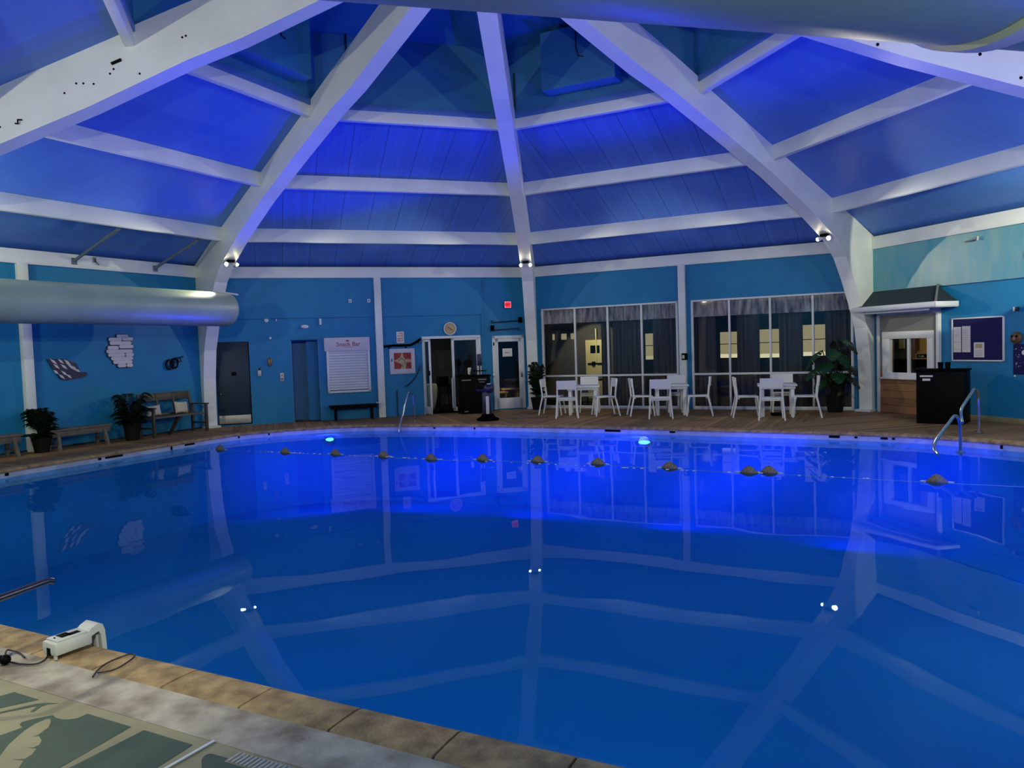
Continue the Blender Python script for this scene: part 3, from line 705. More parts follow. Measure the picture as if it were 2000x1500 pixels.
# shutter window with sign
e = wthing('roller_shutter', -1, 3.09, .0, .62, 'white roller shutter with a red script sign above', 'shutter')
hb = MB().box(-.53, .51, -.05, -.002, .97, 1.28, .006).build('header_board', 'artwhite', e)
MB().box(-.49, -.44, -.07, -.002, 0, .97, .004).box(.45, .50, -.07, -.002, 0, .97, .004).box(-.49, .50, -.07, -.002, 0, .05, .004).build('shutter_frame', 'frame', e)
mb = MB()
for k in range(15):
    z = .05+k*.0615
    mb.poly([(-.44, -.012, z), (.45, -.012, z), (.45, -.036, z+.02), (.45, -.036, z+.042), (.45, -.012, z+.0605)][:2]+[(.45, -.036, z+.022), (-.44, -.036, z+.022)])
    mb.poly([(-.44, -.036, z+.022), (.45, -.036, z+.022), (.45, -.012, z+.0605), (-.44, -.012, z+.0605)])
mb.build('slats', 'frame', e, smooth=False)
MB().box(-.44, .45, -.045, -.02, .045, .06, .003).build('bottom_bar', 'black', e)
text('Snack Bar', .14, (.02, -.053, 1.12), 'red', hb)
MB().poly([(-.06,-.052,1.19),(.0,-.052,1.225),(.06,-.052,1.19)], (0,-.002,0)).build('house_mark', 'red', hb)
MB().box(-.10,.12,-.053,-.05,1.045,1.055).build('underline', 'orange', hb)

# simple bench under the shutter
def plain_bench(name, i, s0_, s1_, t, zt, lab, wood, depth=.26, splay=.06, group=None, skirt=.1):
    e = wthing(name, i, (s0_+s1_)/2, t, 0, lab, 'bench', group); w_ = (s1_-s0_)/2
    MB().box(-w_, w_, -depth/2, depth/2, zt-.035, zt, .006).build('seat', wood, e)
    if skirt: MB().box(-w_+.03, w_-.03, -depth/2+.02, -depth/2+.045, zt-.035-skirt, zt-.035, .004).box(-w_+.03, w_-.03, depth/2-.045, depth/2-.02, zt-.035-skirt, zt-.035, .004).build('apron', wood, e)
    for sx in (-1, 1):
        for sy in (-1, 1):
            x = sx*(w_-.14)
            p0 = Vector((x, sy*(depth/2-.05), zt-.03)); p1 = Vector((x+sx*splay*.4, sy*(depth/2-.05+splay), 0))
            dd = p1-p0; m_ = Matrix.Translation(p0)
            mb = MB(); q = .026
            a = [p0+Vector(v) for v in ((-q,-q,0),(q,-q,0),(q,q,0),(-q,q,0))]; b = [p1+Vector(v) for v in ((-q,-q,0),(q,-q,0),(q,q,0),(-q,q,0))]
            va = [mb.bm.verts.new(x_) for x_ in a]; vb = [mb.bm.verts.new(x_) for x_ in b]
            mb.bm.faces.new(va); mb.bm.faces.new(vb)
            for k in range(4): mb.bm.faces.new((va[k], va[(k+1) % 4], vb[(k+1) % 4], vb[k]))
            mb.build('leg', wood, e, smooth=False)
        MB().box(sx*(w_-.13)-.012, sx*(w_-.13)+.012, -depth/2, depth/2, .10, .15, .003).build('stretcher', wood, e)
    return e
plain_bench('bench', -1, 2.60, 3.70, .22, .345, 'low black bench under the roller shutter', 'black', .24, .0, skirt=.05)
e = wthing('pot_lid', -1, 3.70, .22, .347, 'small white pot lid on the end of the black bench', 'lid')
MB().lathe([(0,0),(.03,0),(.035,.02),(.0,.03)], seg=14).build('lid_top', 'whiteplastic', e)

# small fittings on the back wall
def disc(name, s, z, r, lab, cat, m='whiteplastic', i=-1, t=.0, d=.03, sq=1, group=None):
    e = wthing(name, i, s, t, z, lab, cat, group)
    MB().tube([(0, -.001, 0), (0, -d*.7, 0), (0, -d, 0)], [r, r, r*.6], 20).build('cover', m, e)
    if sq != 1: e.children[0].scale = (1, 1, sq)
    return e
disc('sounder', 1.326, 2.33, .045, 'round white sounder high on the wall between the dark door and recess', 'alarm sounder', t=.0)
disc('emergency_light', 2.15, 2.17, .085, 'oval white lamp above the doorway recess', 'lamp', sq=.5, d=.06)
disc('wall_button', 1.39, 1.93, .028, 'tiny white disc right of the dark door top', 'wall fitting')
e = wthing('wall_sensor', -1, 2.50, .0, 2.20, 'slim white sensor above the right side of the recess', 'sensor')
MB().box(-.025,.025,-.05,-.001,0,.15,.01).build('sensor_body', 'whiteplastic', e)
MB().cyl((0,-.03,0),(0,-.03,-.015),.012,.010,8).build('sensor_tip','black',e)
e = wthing('wall_clip', -1, 1.54, .0, 2.31, 'tiny white clip beside the round sounder', 'clip'); MB().box(-.012,.012,-.02,-.001,0,.05,.004).build('clip_body','whiteplastic',e)
for k, s_ in enumerate((3.19, 3.62)):
    e = wthing('wall_box', -1, s_, .036, 2.70, ('small white box on the upper wall, left one of two' if k == 0 else 'small white box on the upper wall beside the slim post'), 'wall box', 'white boxes on the upper wall')
    MB().box(-.035,.035,-.03,-.001,0,.08,.005).build('box_body','whiteplastic',e); MB().box(-.015,.015,-.033,-.03,.02,.06,.001).build('switch','greypanel',e)
e = wthing('ornament', -1, 1.356, .0, 1.29, 'oval bronze carved ornament right of the dark door', 'ornament')
MB().ball((0,-.02,.10),.05,16,(1,.5,2.1)).build('carving','bronzeorn',e)
MB().tube([(.0,-.045,.0),(.015,-.05,.1),(.0,-.045,.2)],.008,8).build('rib','brownmask',e)
e = wthing('soap_dispenser', -1, 1.126, .0, 1.08, 'small metal dispenser beside the dark door', 'dispenser')
MB().box(-.04,.04,-.06,-.001,0,.14,.012).build('dispenser_body','kick',e); MB().cyl((0,-.04,.14),(0,-.04,.19),.012,.012,8).build('nozzle','black',e)
e = wthing('call_plate', -1, 1.606, .0, .94, 'small brushed metal wall plate left of the recess', 'wall plate')
MB().box(-.04,.04,-.02,-.001,0,.20,.005).build('plate','kick',e); MB().cyl((0,-.02,.14),(0,-.028,.14),.014,.014,10).build('button','black',e); MB().cyl((0,-.02,.06),(0,-.028,.06),.014,.014,10).build('button','black',e)

# star poster and rescue notice
e = wthing('square_panel', -1, 4.355, .0, 1.0, 'white square panel with red quarters and pale star', 'wall panel')
MB().box(-.30,.30,-.045,-.001,0,.60,.006).build('panel_board','artwhite',e)
MB().box(-.20,.21,-.049,-.045,.12,.50).build('red_field','red',e)
MB().poly([(-.20,-.052,.31),(-.05,-.052,.40),(-.02,-.052,.5),(.01,-.052,.5),(.03,-.052,.40),(.06,-.052,.35),(.21,-.052,.34),(.21,-.052,.28),(.09,-.052,.27),(.07,-.052,.12),(-.06,-.052,.12),(-.01,-.052,.20),(-.06,-.052,.25)], (0,-.002,0)).build('pale_star','tanprint',e)
MB().tube([(-.10,-.056,.31),(-.02,-.056,.38),(.06,-.056,.31),(.05,-.056,.24),(0,-.056,.22),(.02,-.056,.13)],.014,8).build('swirl','sage',e)
MB().box(-.265,-.245,-.06,-.045,.30,.37,.003).build('latch','black',e)
e = wthing('notice_sign', -1, 4.33, .0, 1.73, 'small white framed notice with orange print above the square panel', 'sign')
MB().box(-.09,.09,-.012,-.001,0,.275,.002).build('sign_board','paper',e)
mb = MB()
random.seed(3)
for r_ in range(7):
    x_ = -.065
    while x_ < .06:
        w_ = random.uniform(.012,.035)
        if random.random() < .75: mb.box(x_, min(x_+w_,.065), -.014, -.012, .04+r_*.031, .04+r_*.031+.020)
        x_ += w_+.006
mb.build('print','orange',e,smooth=False)
e = wthing('hose_rail', -1, 4.35, .04, 1.66, 'thick black hose sagging along the wall above the square panel', 'hose')
MB().tube([(-.42,0,.0),(-.2,-.0,.02),(.0,0,.015),(.22,0,.02),(.34,0,.08),(.46,0,.16)],.028,10).build('hose','blackmatte',e)
for x_ in (-.3, .1, .4): MB().box(x_-.01,x_+.01,-.03,.035,-.05 if x_ < .3 else .06,-.01 if x_ < .3 else .10,.002).build('bracket','black',e)
o = MB().tube([wpos(-1,4.78,.03,1.20), wpos(-1,4.72,.03,1.02), wpos(-1,4.60,.03,.84), wpos(-1,4.46,.03,.72), wpos(-1,4.38,.03,.70)],.014,8).build('wall_cable','navy'); tag(o,'dark blue cable curving down the wall beside the open door','cable')
o = MB().cyl(wpos(-1,4.20,.03,.0), wpos(-1,4.20,.03,.62),.012,.012,8).build('wall_pipe','navy'); tag(o,'thin upright pipe on the wall below the square panel','pipe')

# clock
e = wthing('wall_clock', -1, 5.54, .0, 2.045, 'round wall clock with a tan dial over the double doors', 'clock')
MB().tube([(0,-.001,0),(0,-.05,0)],.145,40).build('clock_case','black',e)
mb = MB(); 
rim = [(.145*math.cos(2*PI*k/40),-.05,.145*math.sin(2*PI*k/40)) for k in range(40)]
mb.tube(rim,.012,8,closed=True).build('clock_rim','whiteplastic',e)
MB().tube([(0,-.05,0),(0,-.052,0)],.132,40).build('dial','tanprint',e)
mb = MB()
for k in range(12):
    a = k*PI/6; mb.box(-.004,.004,-.056,-.052,.10,.122,0,Matrix.Rotation(a,4,'Y'))
mb.build('dial_pattern','black',e)
MB().box(-.006,.006,-.060,-.057,-.01,.075,0,Matrix.Rotation(-.95,4,'Y')).build('hour_hand','black',e)
MB().box(-.004,.004,-.064,-.061,-.01,.08,0,Matrix.Rotation(2.2,4,'Y')).build('minute_hand','black',e)
# exit sign
e = wthing('exit_sign', -1, 7.025, .0, 2.52, 'glowing red EXIT sign above the glass door', 'exit sign')
MB().box(-.09,.09,-.05,-.001,0,.165,.004).build('sign_case','black',e)
MB().box(-.085,.085,-.053,-.05,.004,.16).build('border_light','exitpink',e)
MB().box(-.065,.065,-.056,-.053,.022,.14).build('sign_face','exitred',e)
text('EXIT', .075, (0,-.058,.081),'exitdark',e)
# door closers / bars above the glass door
for k, (z, s0_, s1_, lab) in enumerate(((2.17, 6.62, 7.35, 'upper dark closer bar above the glass door'), (1.98, 6.62, 7.30, 'lower dark closer bar above the glass door'))):
    e = wthing('closer_bar', -1, (s0_+s1_)/2, .03, z, lab, 'bar', 'dark bars above the glass door'); w_ = (s1_-s0_)/2
    MB().cyl((-w_,0,0),(w_,0,.03),.015,.015,10).build('rod','navy',e)
    sx = 1 if k == 0 else -1
    MB().box(sx*w_-.05,sx*w_+.03,-.05,.028,-.02,.12,.008).build('end_block','blackmatte',e)
    MB().box(-sx*w_-.02,-sx*w_+.02,-.02,.028,-.02,.05,.004).build('bracket','navy',e)

# black counter and objects in front of the right leaf
e = empty('black_cabinet', wmat(-1, 5.98, .40, 0), 'black cabinet with two pale labels in front of the double doors', 'cabinet')
MB().box(-.36,.36,-.22,.22,0,.88,.012).build('cabinet_body','black',e)
MB().box(-.38,.38,-.24,.24,.88,.91,.006).build('cabinet_top','blackmatte',e)
for x0_,x1_,z0_,z1_ in ((-.34,-.12,.79,.815),(.06,.26,.79,.82),(.09,.22,.735,.755)): MB().box(x0_,x1_,-.226,-.22,z0_,z1_).build('cabinet_label','greypanel',e)
MB().box(-.30,-.2,-.227,-.22,.05,.07).build('badge','greypanel',e)
e = empty('desk_fan', wmat(-1, 5.84, .40, .91), 'dark fan on the black cabinet', 'fan')
MB().lathe([(.06,0),(.06,.015),(.012,.03),(.010,.22),(0,.22)],seg=18).build('fan_stand','black',e)
MB().tube([(0,.03,.28),(0,-.05,.28)],[.06,.10],20).build('fan_head','black',e)
e = empty('paper_roll', wmat(-1, 5.90, .28, .91), 'white paper roll standing on the black cabinet', 'paper roll')
MB().tube([(0,0,0),(.03,0,.18)],[.035,.045],14).build('roll','paper',e)
e = empty('till_screen', wmat(-1, 6.15, .40, .91), 'dark screen on a stand on the black cabinet', 'screen')
MB().cyl((0,0,0),(0,0,.28),.014,.014,8).build('pole','black',e); MB().box(-.16,.16,-.02,.02,.08,.11,.004).build('tray','black',e); MB().box(-.06,.05,-.03,.0,.22,.50,.006).build('screen_panel','navy',e)

# round-base dispenser near the pool edge
e = empty('towel_stand', wmat(-1, 5.74, 2.40, 0), 'black pedestal stand with a white upright strip by the pool edge', 'stand')
MB().lathe([(.24,0),(.24,.04),(.16,.08),(.12,.14),(0,.14)],seg=28).build('base','blackmatte',e)
MB().box(-.11,.08,-.03,.06,.12,.62,.02).build('post','navy',e)
MB().box(-.045,.025,-.05,-.028,.07,.52,.008).build('white_strip','artwhite',e)
MB().ball((.04,0,.68),.12,20,(1,.8,.9)).build('head','navy',e)
MB().box(-.23,.0,-.08,.05,.63,.67,.012).build('tray','navyfelt',e)
MB().box(.0,.07,-.06,.0,.77,.79,.004).build('lid_plate','whiteplastic',e)
# handrail from the deck into the pool, beside the open door
e = empty('pool_handrail', P(-5.05, 5.0), 'thin steel handrail slanting into the pool before the open door', 'handrail')
e.location = Vector((0,0,0))
h0 = onz(780, 840, -.10); h1 = wpos(-1, 4.0, 2.1, 0); top = None
def pxray(px, py, dist):
    X = (px-1000)/F_PX; U2 = -(py-750)/F_PX; c, s = math.cos(ROLL), math.sin(ROLL); x0 = X*c+U2*s; U = -X*s+U2*c
    c, s = math.cos(PITCH), math.sin(PITCH); r = Vector((x0, c+U*s, -s+U*c)); return CAM+r*dist
a_ = pxray(779, 838, (h0-CAM).y+.05); b_ = pxray(798, 766, (h0-CAM).y+.5)
q_ = pxray(806, 771, (h0-CAM).y+.75); g_ = Vector((q_.x+.02, q_.y+.1, 0))
MB().tube([a_-Vector((0,0,.12)), a_, b_-(b_-a_)*.06, b_, b_.lerp(q_,.6), q_, g_.lerp(q_,.5), g_],.016,10).build('rail','steel',e)
MB().lathe([(.05,0),(.05,.012),(.02,.02),(0,.02)],c=tuple(g_),seg=14).build('flange','steel',e)

# ------------------------------------------------------------------ curtained windows
def bigwin(name, s0_, s1_, mulls, lab):
    e = empty(name, wmat(0, 0, 0, 0), lab, None, None, 'structure')
    MB().box(s0_, s1_, -.03, .05, 2.43, 2.47, .004).box(s0_, s1_, -.03, .05, .0, .07, .004).box(s0_, s0_+.05, -.03, .05, .03, 2.46, .004).box(s1_-.05, s1_, -.03, .05, .03, 2.46, .004).build('window_frame', 'frame', e)
    xs = [s0_+.02]+mulls+[s1_-.02]
    for m_ in mulls: MB().box(m_-.022, m_+.022, -.025, .04, .07, 2.43, .003).build('mullion', 'frame', e)
    MB().box(s0_+.05, s1_-.05, -.027, .04, .775, .82, .003).build('transom', 'frame', e)
    for a, b in zip(xs, xs[1:]):
        MB().box(a, b, .0, .006, .82, 2.43).build('pane', 'glass', e, smooth=False)
        MB().box(a, b, .0, .006, .07, .775).build('pane', 'glass', e, smooth=False)
    return e
bigwin('window_1', .28, 3.71, [1.17, 2.01, 2.845], 'tall window wall left of the slim post, its left bays uncurtained')
bigwin('window_2', 4.01, 7.36, [4.855, 5.72, 6.58], 'tall curtained window wall right of the slim post')
def ruffle(name, i, s0_, s1_, t, z0, z1, amp, wl, m, lab, cat, group, seed=0, lean=0, part=None, wob=.3):
    random.seed(seed); mb = MB(); n = int((s1_-s0_)/wl*8); cols = []
    ph = random.random()*6
    for k in range(n+1):
        x = s0_+(s1_-s0_)*k/n; ph += 2*PI/8*(1+random.uniform(-wob, wob)); y = -t+amp*math.sin(ph)
        cols.append([mb.bm.verts.new((x-(s0_+s1_)/2+lean*(q/4)*math.sin(ph*.37), y+amp*.4*math.sin(ph*1.7+q), z0+(z1-z0)*q/4)) for q in range(5)])
    for A, B in zip(cols, cols[1:]):
        for q in range(4): mb.bm.faces.new((A[q], B[q], B[q+1], A[q+1]))
    o = mb.build(name, m); o.matrix_world = wmat(i, (s0_+s1_)/2, 0, 0); tag(o, lab, cat, group); return o
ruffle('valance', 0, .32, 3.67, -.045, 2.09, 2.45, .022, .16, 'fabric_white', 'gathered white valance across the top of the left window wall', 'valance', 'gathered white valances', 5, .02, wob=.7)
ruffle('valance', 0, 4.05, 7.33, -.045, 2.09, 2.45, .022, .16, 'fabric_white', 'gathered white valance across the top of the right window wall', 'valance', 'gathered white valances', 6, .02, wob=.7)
cu = [(1.74,1.98,'narrow charcoal curtain pulled beside the bright cream door'),(2.03,2.74,'wide charcoal curtain in the third bay of the left window wall'),(3.03,3.66,'charcoal curtain beside the slim post, left window wall'),
      (4.04,4.50,'charcoal curtain just right of the slim post'),(4.97,5.45,'charcoal curtain between the first and second lit windows'),(5.86,6.34,'charcoal curtain between the second and third lit windows'),(6.80,7.32,'charcoal curtain behind the leafy plant')]
for k, (a, b, lab) in enumerate(cu): ruffle('curtain', 0, a, b, -.26, .05, 2.2, .03, .10, 'curtain', lab, 'curtain', 'charcoal curtains behind the window walls', 20+k, .0)
# lounge room behind
rm = MB(); Y = 3.25
rm.box(-1.2, 7.9, Y, Y+.05, -.02, 2.7).box(7.9, 7.95, .13, Y, -.02, 2.7).poly([(-1.2,Y,2.6),(7.9,Y,2.6),(7.9,.13,2.6),(.02,.13,2.6)],(0,0,.05)).poly([(-1.25,Y,-.02),(-.03,.13,-.02),(-.03,.13,2.6),(-1.25,Y,2.6)],(.03,0,0))
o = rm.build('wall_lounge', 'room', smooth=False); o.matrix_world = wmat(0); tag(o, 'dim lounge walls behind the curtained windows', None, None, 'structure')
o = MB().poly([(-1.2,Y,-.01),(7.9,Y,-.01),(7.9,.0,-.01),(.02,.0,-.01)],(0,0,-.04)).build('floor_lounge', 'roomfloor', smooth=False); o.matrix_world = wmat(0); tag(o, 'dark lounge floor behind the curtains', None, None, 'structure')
lab_ = ['behind the gap left of the slim post', 'first right of the slim post', 'second right of the slim post', 'third right of the slim post', 'partly behind the curved beam']
for k, (a, b, z0, z1) in enumerate([(1.95,2.42,1.08,1.80),(3.99,4.53,1.08,1.76),(5.0,5.54,1.06,1.79),(6.05,6.58,1.08,1.86),(7.13,7.62,1.05,1.88)]):
    e = empty('window_%d' % (k+3), wmat(0, (a+b)/2, -(Y-.02), z0), 'small lit window with pale blinds in the lounge, '+lab_[k], None, None, 'structure'); w_ = (b-a)/2; h_ = z1-z0
    MB().box(-w_, w_, -.012, 0, .10*(k != 0), h_).build('blind', 'blind', e)
    MB().box(-w_, w_, -.012, 0, 0, .10).build('lit_gap', 'blindlow', e)
    MB().box(-w_-.02, w_+.02, -.03, -.012, h_*.52, h_*.52+.02).box(-.012, .012, -.03, -.012, 0, h_).box(-w_-.03, -w_, -.03, 0, -.03, h_+.03).box(w_, w_+.03, -.03, 0, -.03, h_+.03).box(-w_, w_, -.03, 0, h_, h_+.03).box(-w_,w_,-.03,0,-.03,0).build('window_bars', 'room', e)
for k, (a, b) in enumerate([(-.86,-.80),(-.58,-.42),(-.28,-.12)]):
    e = empty('window_%d' % (k+9), wmat(0, (a+b)/2, -(Y-.02), 1.72), 'tiny high lit window seen through the left bay', None, None, 'structure')
    MB().box(-(b-a)/2, (b-a)/2, -.02, 0, 0, .17).build('pane', 'blind', e)
# bright cream exit door in the lounge
e = empty('door_5', wmat(0, .47, -(Y-.02), 0), 'bright cream door with a dark square pane inside the lounge', None, None, 'structure')
MB().box(-.29, .30, -.05, 0, 0, 1.68, .004).build('door_leaf', 'creamdoor', e)
MB().box(-.14, .14, -.06, -.05, 1.30, 1.52).build('pane', 'black', e)
MB().box(-.22, .26, -.09, -.05, .98, 1.02, .004).box(-.09, .0, -.10, -.05, .94, 1.06, .004).build('push_bar', 'black', e)
MB().box(.02, .06, -.07, -.04, 0, 2.0).build('post', 'creamdoor', e)
lamp('SPOT', 'lounge_light', wpos(0, .55, -1.9, 2.2), 75, (1, .93, .6), .05, spot_size=1.3)  # added spot, no fixture, aimed to brighten the cream door
bpy.data.objects['lounge_light'].rotation_euler = (wpos(0, .47, -Y, 1.1)-wpos(0, .55, -1.9, 2.2)).to_track_quat('-Z', 'Y').to_euler()
lamp('POINT', 'lounge_light', wpos(0, 5.5, -.75, 2.5), 6.0, (.8, .9, 1), .1)  # added light, no fixture, lifting the curtains and lounge
e = empty('lounge_table', wmat(0, 1.25, -1.2, 0), 'dark table with white cups behind the left window wall', 'table')
MB().box(-.4,.4,-.25,.25,.62,.66,.006).build('tabletop','black',e)
for a_, b_ in ((-1,-1),(1,-1),(-1,1),(1,1)): MB().cyl((a_*.35,b_*.2,0),(a_*.35,b_*.2,.62),.015,.015,8).build('leg','black',e)
for k, x_ in enumerate((-.22,-.08,.12)):
    o = MB().lathe([(0,0),(.035,0),(.045,.06),(0,.06)],seg=14).build('cup','whiteplastic'); o.matrix_world = wmat(0,1.25+x_,-1.1,.661); tag(o,'white cup on the dark lounge table, '+['leftmost','middle','rightmost'][k]+' of three','cup','white cups on the lounge table')

# wall speaker on the post right of window 1
e = wthing('wall_speaker', 0, 3.87, .115, 1.13, 'small black speaker on the slim post between the window walls', 'speaker')
MB().box(-.05,.07,-.09,0,0,.15,.01).build('speaker_case','black',e); MB().box(-.035,.02,-.094,-.09,.03,.11,.003).build('grille','greywhite',e)
e = wthing('grey_unit', 0, 4.32, -.5, 0, 'dark waist-high cabinet behind the glass right of the slim post', 'cabinet')
MB().box(-.2,.2,-.12,.12,0,.62,.01).build('cabinet_body','black',e); MB().box(-.14,.0,-.1,.06,.62,.64,.004).build('tray','whiteplastic',e)

# ------------------------------------------------------------------ tables and chairs
def make_table():
    e = empty('cafe_table', Matrix.Identity(4))
    MB().box(-.37,.37,-.37,.37,.605,.64,.01).build('tabletop','whitechair',e)
    MB().box(-.33,.33,-.335,-.31,.55,.605,.003).box(-.33,.33,.31,.335,.55,.605,.003).box(-.335,-.31,-.31,.31,.55,.605,.003).box(.31,.335,-.31,.31,.55,.605,.003).build('apron','whitechair',e)
    for sx in (-1,1):
        for sy in (-1,1): MB().box(sx*.28-.035,sx*.28+.035,sy*.28-.035,sy*.28+.035,0,.605,.006).build('leg','whitechair',e)
    return e
def make_chair():
    """faces +Y; backrest at -Y"""
    e = empty('cafe_chair', Matrix.Identity(4))
    MB().box(-.20,.20,-.19,.21,.395,.425,.012).build('seat','whitechair',e)
    mb = MB(); cols = []
    for k in range(9):
        x = -.205+.41*k/8; y = -.245-.025*math.cos((x/.205)*PI/2)+.012
        cols.append([mb.bm.verts.new((x, y+yo, z)) for yo, z in ((0,.615),(-.018,.80),(.018,.80),(.030,.615))])
    for A, B in zip(cols, cols[1:]):
        for q in range(4): mb.bm.faces.new((A[q],A[(q+1)%4],B[(q+1)%4],B[q]))
    mb.bm.faces.new(cols[0]); mb.bm.faces.new(cols[-1][::-1])
    mb.build('backrest','whitechair',e)
    for sx in (-1,1):
        MB().tube([(sx*.235,-.285,0),(sx*.20,-.195,.41),(sx*.195,-.215,.60),(sx*.195,-.245,.78)],[.015,.020,.018,.014],8).build('leg','whitechair',e)
        MB().tube([(sx*.215,.235,0),(sx*.185,.185,.41)],[.014,.019],8).build('leg','whitechair',e)
    MB().box(-.18,.18,-.17,-.15,.365,.40,.004).box(-.18,.18,.16,.18,.365,.40,.004).build('seat_frame','whitechair',e)
    return e
a0, uu, oo = frame_of(0); base_rot = math.atan2(uu.y, uu.x)
proto_t, proto_c = make_table(), make_chair(); used = {'t': False, 'c': False}
def place(kind, s, t, rot, lab, group):
    pr = proto_t if kind == 't' else proto_c
    o = pr if not used[kind] else copy_tree(pr); used[kind] = True
    p = wpos(0, s, t, 0); o.matrix_world = Matrix.Translation(p) @ Matrix.Rotation(rot, 4, 'Z')
    tag(o, lab, 'table' if kind == 't' else 'chair', group); return o
tn_ = ['nearest the glass door', 'before the slim post', 'nearest the leafy plant']
# each table: table centre (s,t) and rotation, chairs as (px, py, facing towards the table)
FACE = {'front': 0, 'left': -PI/2, 'back': PI, 'right': PI/2}
tab_px = [(1140, 808.3), (1310, 808.6), (1518, 811.5)]
tabs = []
for k, (px, py) in enumerate(tab_px):
    q = onz(px, py, 0); r0 = -math.atan((px-1000)/F_PX)*.9+(-.05, .03, 0)[k]
    tabs.append((q, r0)); o = proto_t if k == 0 else copy_tree(proto_t)
    o.matrix_world = Matrix.Translation(q) @ Matrix.Rotation(r0, 4, 'Z')
    tag(o, 'square white table '+tn_[k], 'table', 'white tables along the curtained windows')
CH = [[(1081,809,'left',-.15),(1108,815,'front',.05),(1152,804,'back',0),(1181,811,'right',.25)],
      [(1254,811,'left',.15),(1290,816,'front',0),(1324,804,'back',0),(1365,811,'right',-.1)],
      [(1459,814,'left',.1),(1507,819,'front',0),(1530,806,'back',0),(1574,814,'right',-.05)]]
lab4 = {'left': 'white chair on the left side of the table ', 'front': 'white chair on the pool side of the table ', 'back': 'white chair between the windows and the table ', 'right': 'white chair on the right side of the table '}
first = True
for k, L4 in enumerate(CH):
    for px, py, w_, tw in L4:
        o = proto_c if first else copy_tree(proto_c); first = False
        q = onz(px, py, 0); o.matrix_world = Matrix.Translation(q) @ Matrix.Rotation(tabs[k][1]+FACE[w_]+tw, 4, 'Z')
        tag(o, lab4[w_]+tn_[k], 'chair', 'white chairs round the poolside tables')
o = MB().box(-.11,.11,-.07,.07,0,.06,.008).build('black_tray','black'); o.matrix_world = Matrix.Translation(tabs[2][0]); tag(o, 'flat black box on the deck under the table nearest the plant', 'box')
o = MB().lathe([(0,0),(.03,0),(.035,.05),(.0,.05)],seg=14).build('cup','whiteplastic'); o.matrix_world = Matrix.Translation(tabs[1][0]+Vector((-.28, -.1, .641))); tag(o, 'small white cup on the table before the slim post', 'cup')

# ------------------------------------------------------------------ plants
def palm(name, p, lab, cat, h, n, spread, droop, leafw, m, potr=.16, poth=.28, seed=1, narrow=12, trunk=0):
    random.seed(seed); e = empty(name, p, lab, cat)
    MB().lathe([(potr*.72,0),(potr,poth*.92),(potr*1.05,poth),(potr*.95,poth),(potr*.93,poth*.9),(0,poth*.9)],seg=24).build('pot','pot',e)
    st = MB(); lf = MB()
    for k in range(n):
        a = 2*PI*k/n+random.uniform(-.3,.3); hh = h*random.uniform(.35,1.0); sp = spread*random.uniform(.55,1.0)
        base = Vector((.03*math.cos(a), .03*math.sin(a), poth*.9)); pts = []
        for q in range(9):
            f = q/8; pts.append(base+Vector((math.cos(a)*sp*f**1.3, math.sin(a)*sp*f**1.3, (hh-poth)*(1.9*f-droop*1.5*f*f))))
        st.tube(pts, [.008*(1-.6*q/8) for q in range(9)], 5)
        for q in range(narrow):
            f = .30+.70*q/narrow; j = f*8; i0 = min(int(j),7); c = pts[i0].lerp(pts[i0+1], j-i0); d = (pts[i0+1]-pts[i0]).normalized()
            sd = Vector((-d.y, d.x, 0)); sd = sd.normalized() if sd.length > .01 else Vector((1,0,0))
            ln = leafw*(1-.55*abs(f-.55)/.5)*random.uniform(.8,1.1)
            for s_ in (-1,1):
                tip = c+(sd*s_*.8+d*.6).normalized()*ln+Vector((0,0,-ln*.45)); mid = c.lerp(tip,.5)+Vector((0,0,ln*.08)); wd = d*ln*.10
                v = [lf.bm.verts.new(x) for x in (c, mid-wd, tip, mid+wd)]; lf.bm.faces.new(v)
    if trunk: st.cyl((0,0,poth*.9),(0,0,trunk),.03,.02,8)
    st.build('stems', m, e); lf.build('foliage', m, e, fixn=False); return e
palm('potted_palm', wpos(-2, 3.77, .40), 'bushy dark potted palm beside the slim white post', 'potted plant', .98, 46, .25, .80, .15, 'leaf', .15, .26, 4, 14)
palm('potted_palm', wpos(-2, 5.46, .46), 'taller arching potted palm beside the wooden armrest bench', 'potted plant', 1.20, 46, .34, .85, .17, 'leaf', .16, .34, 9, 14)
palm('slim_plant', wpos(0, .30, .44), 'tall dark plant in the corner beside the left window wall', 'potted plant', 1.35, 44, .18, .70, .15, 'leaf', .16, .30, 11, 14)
# big split-leaf plant
def bigleaf(lf, c, d, up, ln, wd):
    d = d.normalized(); s = d.cross(up).normalized(); up2 = s.cross(d).normalized()
    mid = [c+d*ln*f-up2*ln*.5*f*f for f in (0,.2,.4,.6,.8,1.0)]; ws = [.25,.85,1.0,.85,.55,.02]
    for sg in (-1,1):
        prev = None
        for k in range(6):
            e_ = mid[k]+s*sg*wd*ws[k]*.5-up2*wd*.12*ws[k]+d*ln*.08
            a, b = lf.bm.verts.new(mid[k]), lf.bm.verts.new(e_)
            if prev:
                # slit between lobes: every lobe tapers towards the margin
                n1 = lf.bm.verts.new(prev[2].lerp(e_, .78))
                lf.bm.faces.new((prev[0], prev[1], n1, a) if sg > 0 else (prev[0], a, n1, prev[1]))
            prev = (a, b, e_)
            prev = (lf.bm.verts.new(mid[k]), lf.bm.verts.new(e_), e_)
e = empty('leafy_plant', wpos(0, 7.02, .42), 'large glossy split-leaf plant beside the curved beam', 'potted plant')
MB().lathe([(.14,0),(.19,.30),(.20,.34),(.18,.34),(.17,.30),(0,.30)],seg=24).build('pot','pot',e)
random.seed(12); lf = MB(); st = MB(); lf2 = MB()
